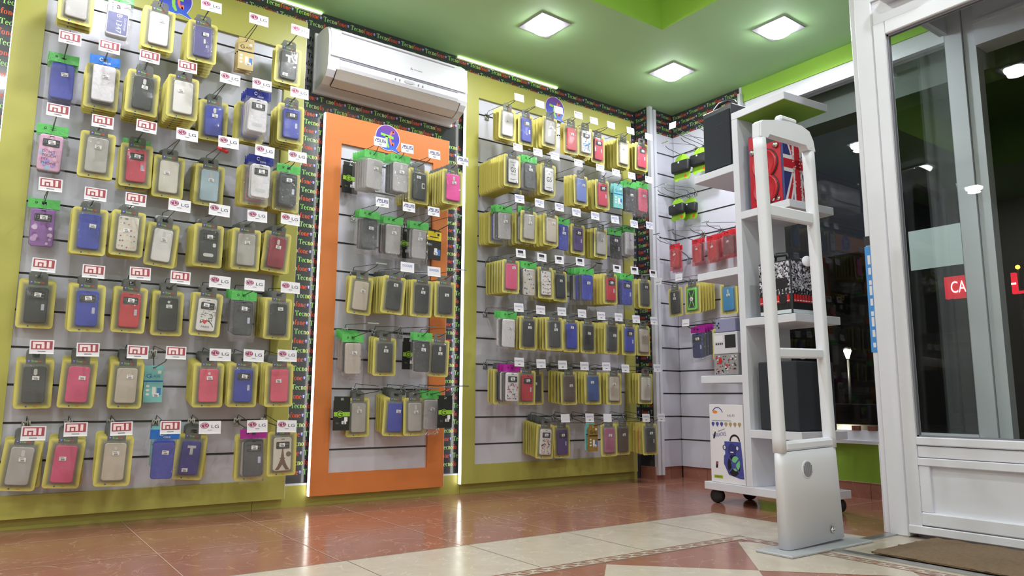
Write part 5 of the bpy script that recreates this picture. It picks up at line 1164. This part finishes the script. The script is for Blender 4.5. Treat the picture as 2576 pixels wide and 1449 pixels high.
PP([(.135 + x, .095 + z) for x, _, z in ell(0, 0, .013, .016, 0)], M_kb, .0019)
PP([(.03, .075), (.042, .075), (.046, .108), (.034, .108)], M_ink); PP([(.036, .092), (.044, .092), (.046, .107), (.038, .107)], M_logored, .0009)
PP([(.018, .022), (.07, .022), (.07, .038), (.018, .038)], mat('carton_lime', (170, 190, 60), .4)); put_text(a, 'USB/FM', .044, .030, .040, .009, -.0004, M_ink, fr2)
a.build('carton', t)
a = MB(); a.tube([(.12, d_ - .19, h_), (.12, d_ - .185, h_ + .02), (.12, d_ - .14, h_ + .02)[:3], (.12, d_ - .135, h_)], .004, M_grey, 6); a.build('carry_loop', t)
# boxed gadgets on the outer lowest-middle shelf
t = thing('gadget_carton', 'red bus print carton on the outer lower trolley shelf', 'carton', onshelf(.02, SD1 + .04, .671), (0, 0, TH))
a = MB(); a.bbox((0, 0, 0), (.16, .17, .11), mat('gadget_grey', (150, 148, 152), .5), .003); F = face('-x', 0); rnd = random.Random(9)
for i in range(70):
    y, z, s = rnd.uniform(.005, .15), rnd.uniform(.006, .10), rnd.uniform(.004, .014); m = rnd.choice((M_coat, M_ink, M_ink, M_paper)); a.poly([F(p_, q_, .0005 + .00004 * i) for p_, q_ in ((y, z), (y + s, z), (y + s, z + s * .5), (y, z + s * .5))], m)
a.poly([F(.12 + x, .075 + z, .004) for x, _, z in ell(0, 0, .012, .014, 0)], M_coat); a.build('carton', t)
t = thing('gadget_carton', 'black and white carton stacked on the red bus print carton', 'carton', onshelf(.02, SD1 + .04, .783), (0, 0, TH))
a = MB(); a.bbox((0, 0, 0), (.16, .17, .115), mat('gadget_white', (206, 206, 214), .5), .003); a.poly([F(y, z, .0006) for y, z in ((.01, .03), (.085, .03), (.085, .1), (.01, .1))], M_dark)
for i in range(4): a.poly([F(.10 + .014 * i + x, .05 + z, .0008) for x, z in ((0, 0), (.009, 0), (.009, .01), (0, .01))], M_ink)
a.poly([F(y, z, .0006) for y, z in ((.1, .066), (.16, .066), (.16, .1), (.1, .1))], M_paper); a.build('carton', t)
t = thing('gadget_carton', 'lilac carton topmost of the stack on the outer trolley shelf', 'carton', onshelf(.02, SD1 + .05, .9), (0, 0, TH))
a = MB(); a.bbox((0, 0, 0), (.14, .14, .07), mat('gadget_lilac', (140, 142, 176), .5), .003)
for i in range(3): a.poly([F(.11 + .01 * (i % 2), .02 + .012 * i, .0006), F(.12 + .01 * (i % 2), .02 + .012 * i, .0006), F(.12 + .01 * (i % 2), .029 + .012 * i, .0006), F(.11 + .01 * (i % 2), .029 + .012 * i, .0006)], M_ink)
a.build('carton', t)

# ------------------------------------------------------------------ security pedestal
PT = thing('security_pedestal', 'pale grey anti-theft gate pedestal standing by the entrance', 'security gate', (2.385, 1.66, 0), (0, R(-1.6), 0))
pw, pd = .368, .044
M_g = M_gate
def postm(x0, x1):
    m = MB(); rings = []
    for z in (.35, .40, .9, 1.5, 1.545):
        sh_ = 0 if z < .5 else -.004 * (z - .5)
        p_ = []
        for a_ in range(16):
            an = 2 * math.pi * a_ / 16; cx_ = (x0 + x1) / 2; p_.append((cx_ + sh_ * 0 + (x1 - x0) / 2 * math.copysign(abs(math.cos(an)) ** .6, math.cos(an)), pd / 2 * math.copysign(abs(math.sin(an)) ** .6, math.sin(an)), z))
        rings.append(p_)
    m.ring_stack(rings, M_g, smooth=True); return m
postm(0, .042).build('post', PT); postm(pw - .042, pw).build('post', PT)
m = MB()
top = []
for x, z in ((0, 1.545), (.004, 1.60), (.02, 1.612), (.10, 1.628), (.20, 1.64), (.28, 1.640), (.335, 1.625), (.358, 1.59), (.368, 1.545), (.316, 1.545), (.304, 1.562), (.056, 1.562), (.042, 1.545)): top.append((x, z))
m.ring_stack([[(x, y, z) for x, z in top] for y in (-pd / 2 + .006, pd / 2 - .006)], M_g); m.ring_stack([[(x * .985 + .003, y, z * .998 + .002) for x, z in top] for y in (-pd / 2, -pd / 2 + .006)], M_g)
m.bbox((.14, -pd / 2 - .001, 1.635), (.25, pd / 2 - .01, 1.66), M_g, .008); m.build('top_bar', PT)
for z0, z1 in ((1.235, 1.283), (.695, .733)):
    m = MB(); m.bbox((.03, -pd / 2 + .006, z0), (pw - .04, pd / 2 - .006, z1), M_g, .006); m.build('cross_bar', PT)
m = MB(); pr_ = []
for z, x0, x1, dd in ((.352, .0, .368, .52), (.30, -.001, .37, .56), (.012, -.002, .374, .72)):
    q = []
    for a_ in range(24):
        an = 2 * math.pi * a_ / 24; q.append(((x0 + x1) / 2 + (x1 - x0) / 2 * math.copysign(abs(math.cos(an)) ** .35, math.cos(an)), pd * dd * math.copysign(abs(math.sin(an)) ** .55, math.sin(an)), z))
    pr_.append(q)
m.ring_stack(pr_, M_g, smooth=True); m.build('lower_housing', PT)
m = MB(); m.bbox((.03, -pd / 2 - .001, .354), (.340, pd / 2, .388), M_g, .008); m.build('sill_bar', PT)
m = MB(); yv = -pd * .565
m.lathe([(.034, 0), (.034, .004), (.03, .005)], (.145, yv + .002, .283), (0, -1, 0), M_g, 24)
for i in range(9):
    x = -.024 + .006 * i; hh_ = math.sqrt(max(.028 ** 2 - x * x, .0001)); m.box((.145 + x - .0012, yv - .0045, .283 - hh_), (.145 + x + .0012, yv - .0025, .283 + hh_), M_grey)
m.build('speaker_grille', PT)
m = MB(); m.lathe([(.012, 0), (.013, .006), (.008, .010), (.002, .011)], (.272, -pd * .70 + .001, .05), (0, -1, 0), M_chrome, 16); m.build('lock', PT)
m = MB(); m.bbox((-.07, -.085, .0), (.455, .065, .010), mat('plate_grey', (170, 172, 178), .4), .003); bp_ = m.build('base_plate', PT); bp_.rotation_euler = (0, R(1.6), 0)
m = MB(); m.lathe([(.008, 0), (.008, .006)], (.425, .03, .010), (0, 0, 1), M_grey, 8); m.build('anchor_bolt', PT)

dups = {k: v for k, v in LABELS.items() if len(v) > 1}
print('labels', len(LABELS), 'dups', {k: len(v) for k, v in dups.items()}, 'blister', nb_, 'late', len(late), 'long', [k for k in LABELS if not 4 <= len(k.replace('-', ' ').split()) <= 18][:8])
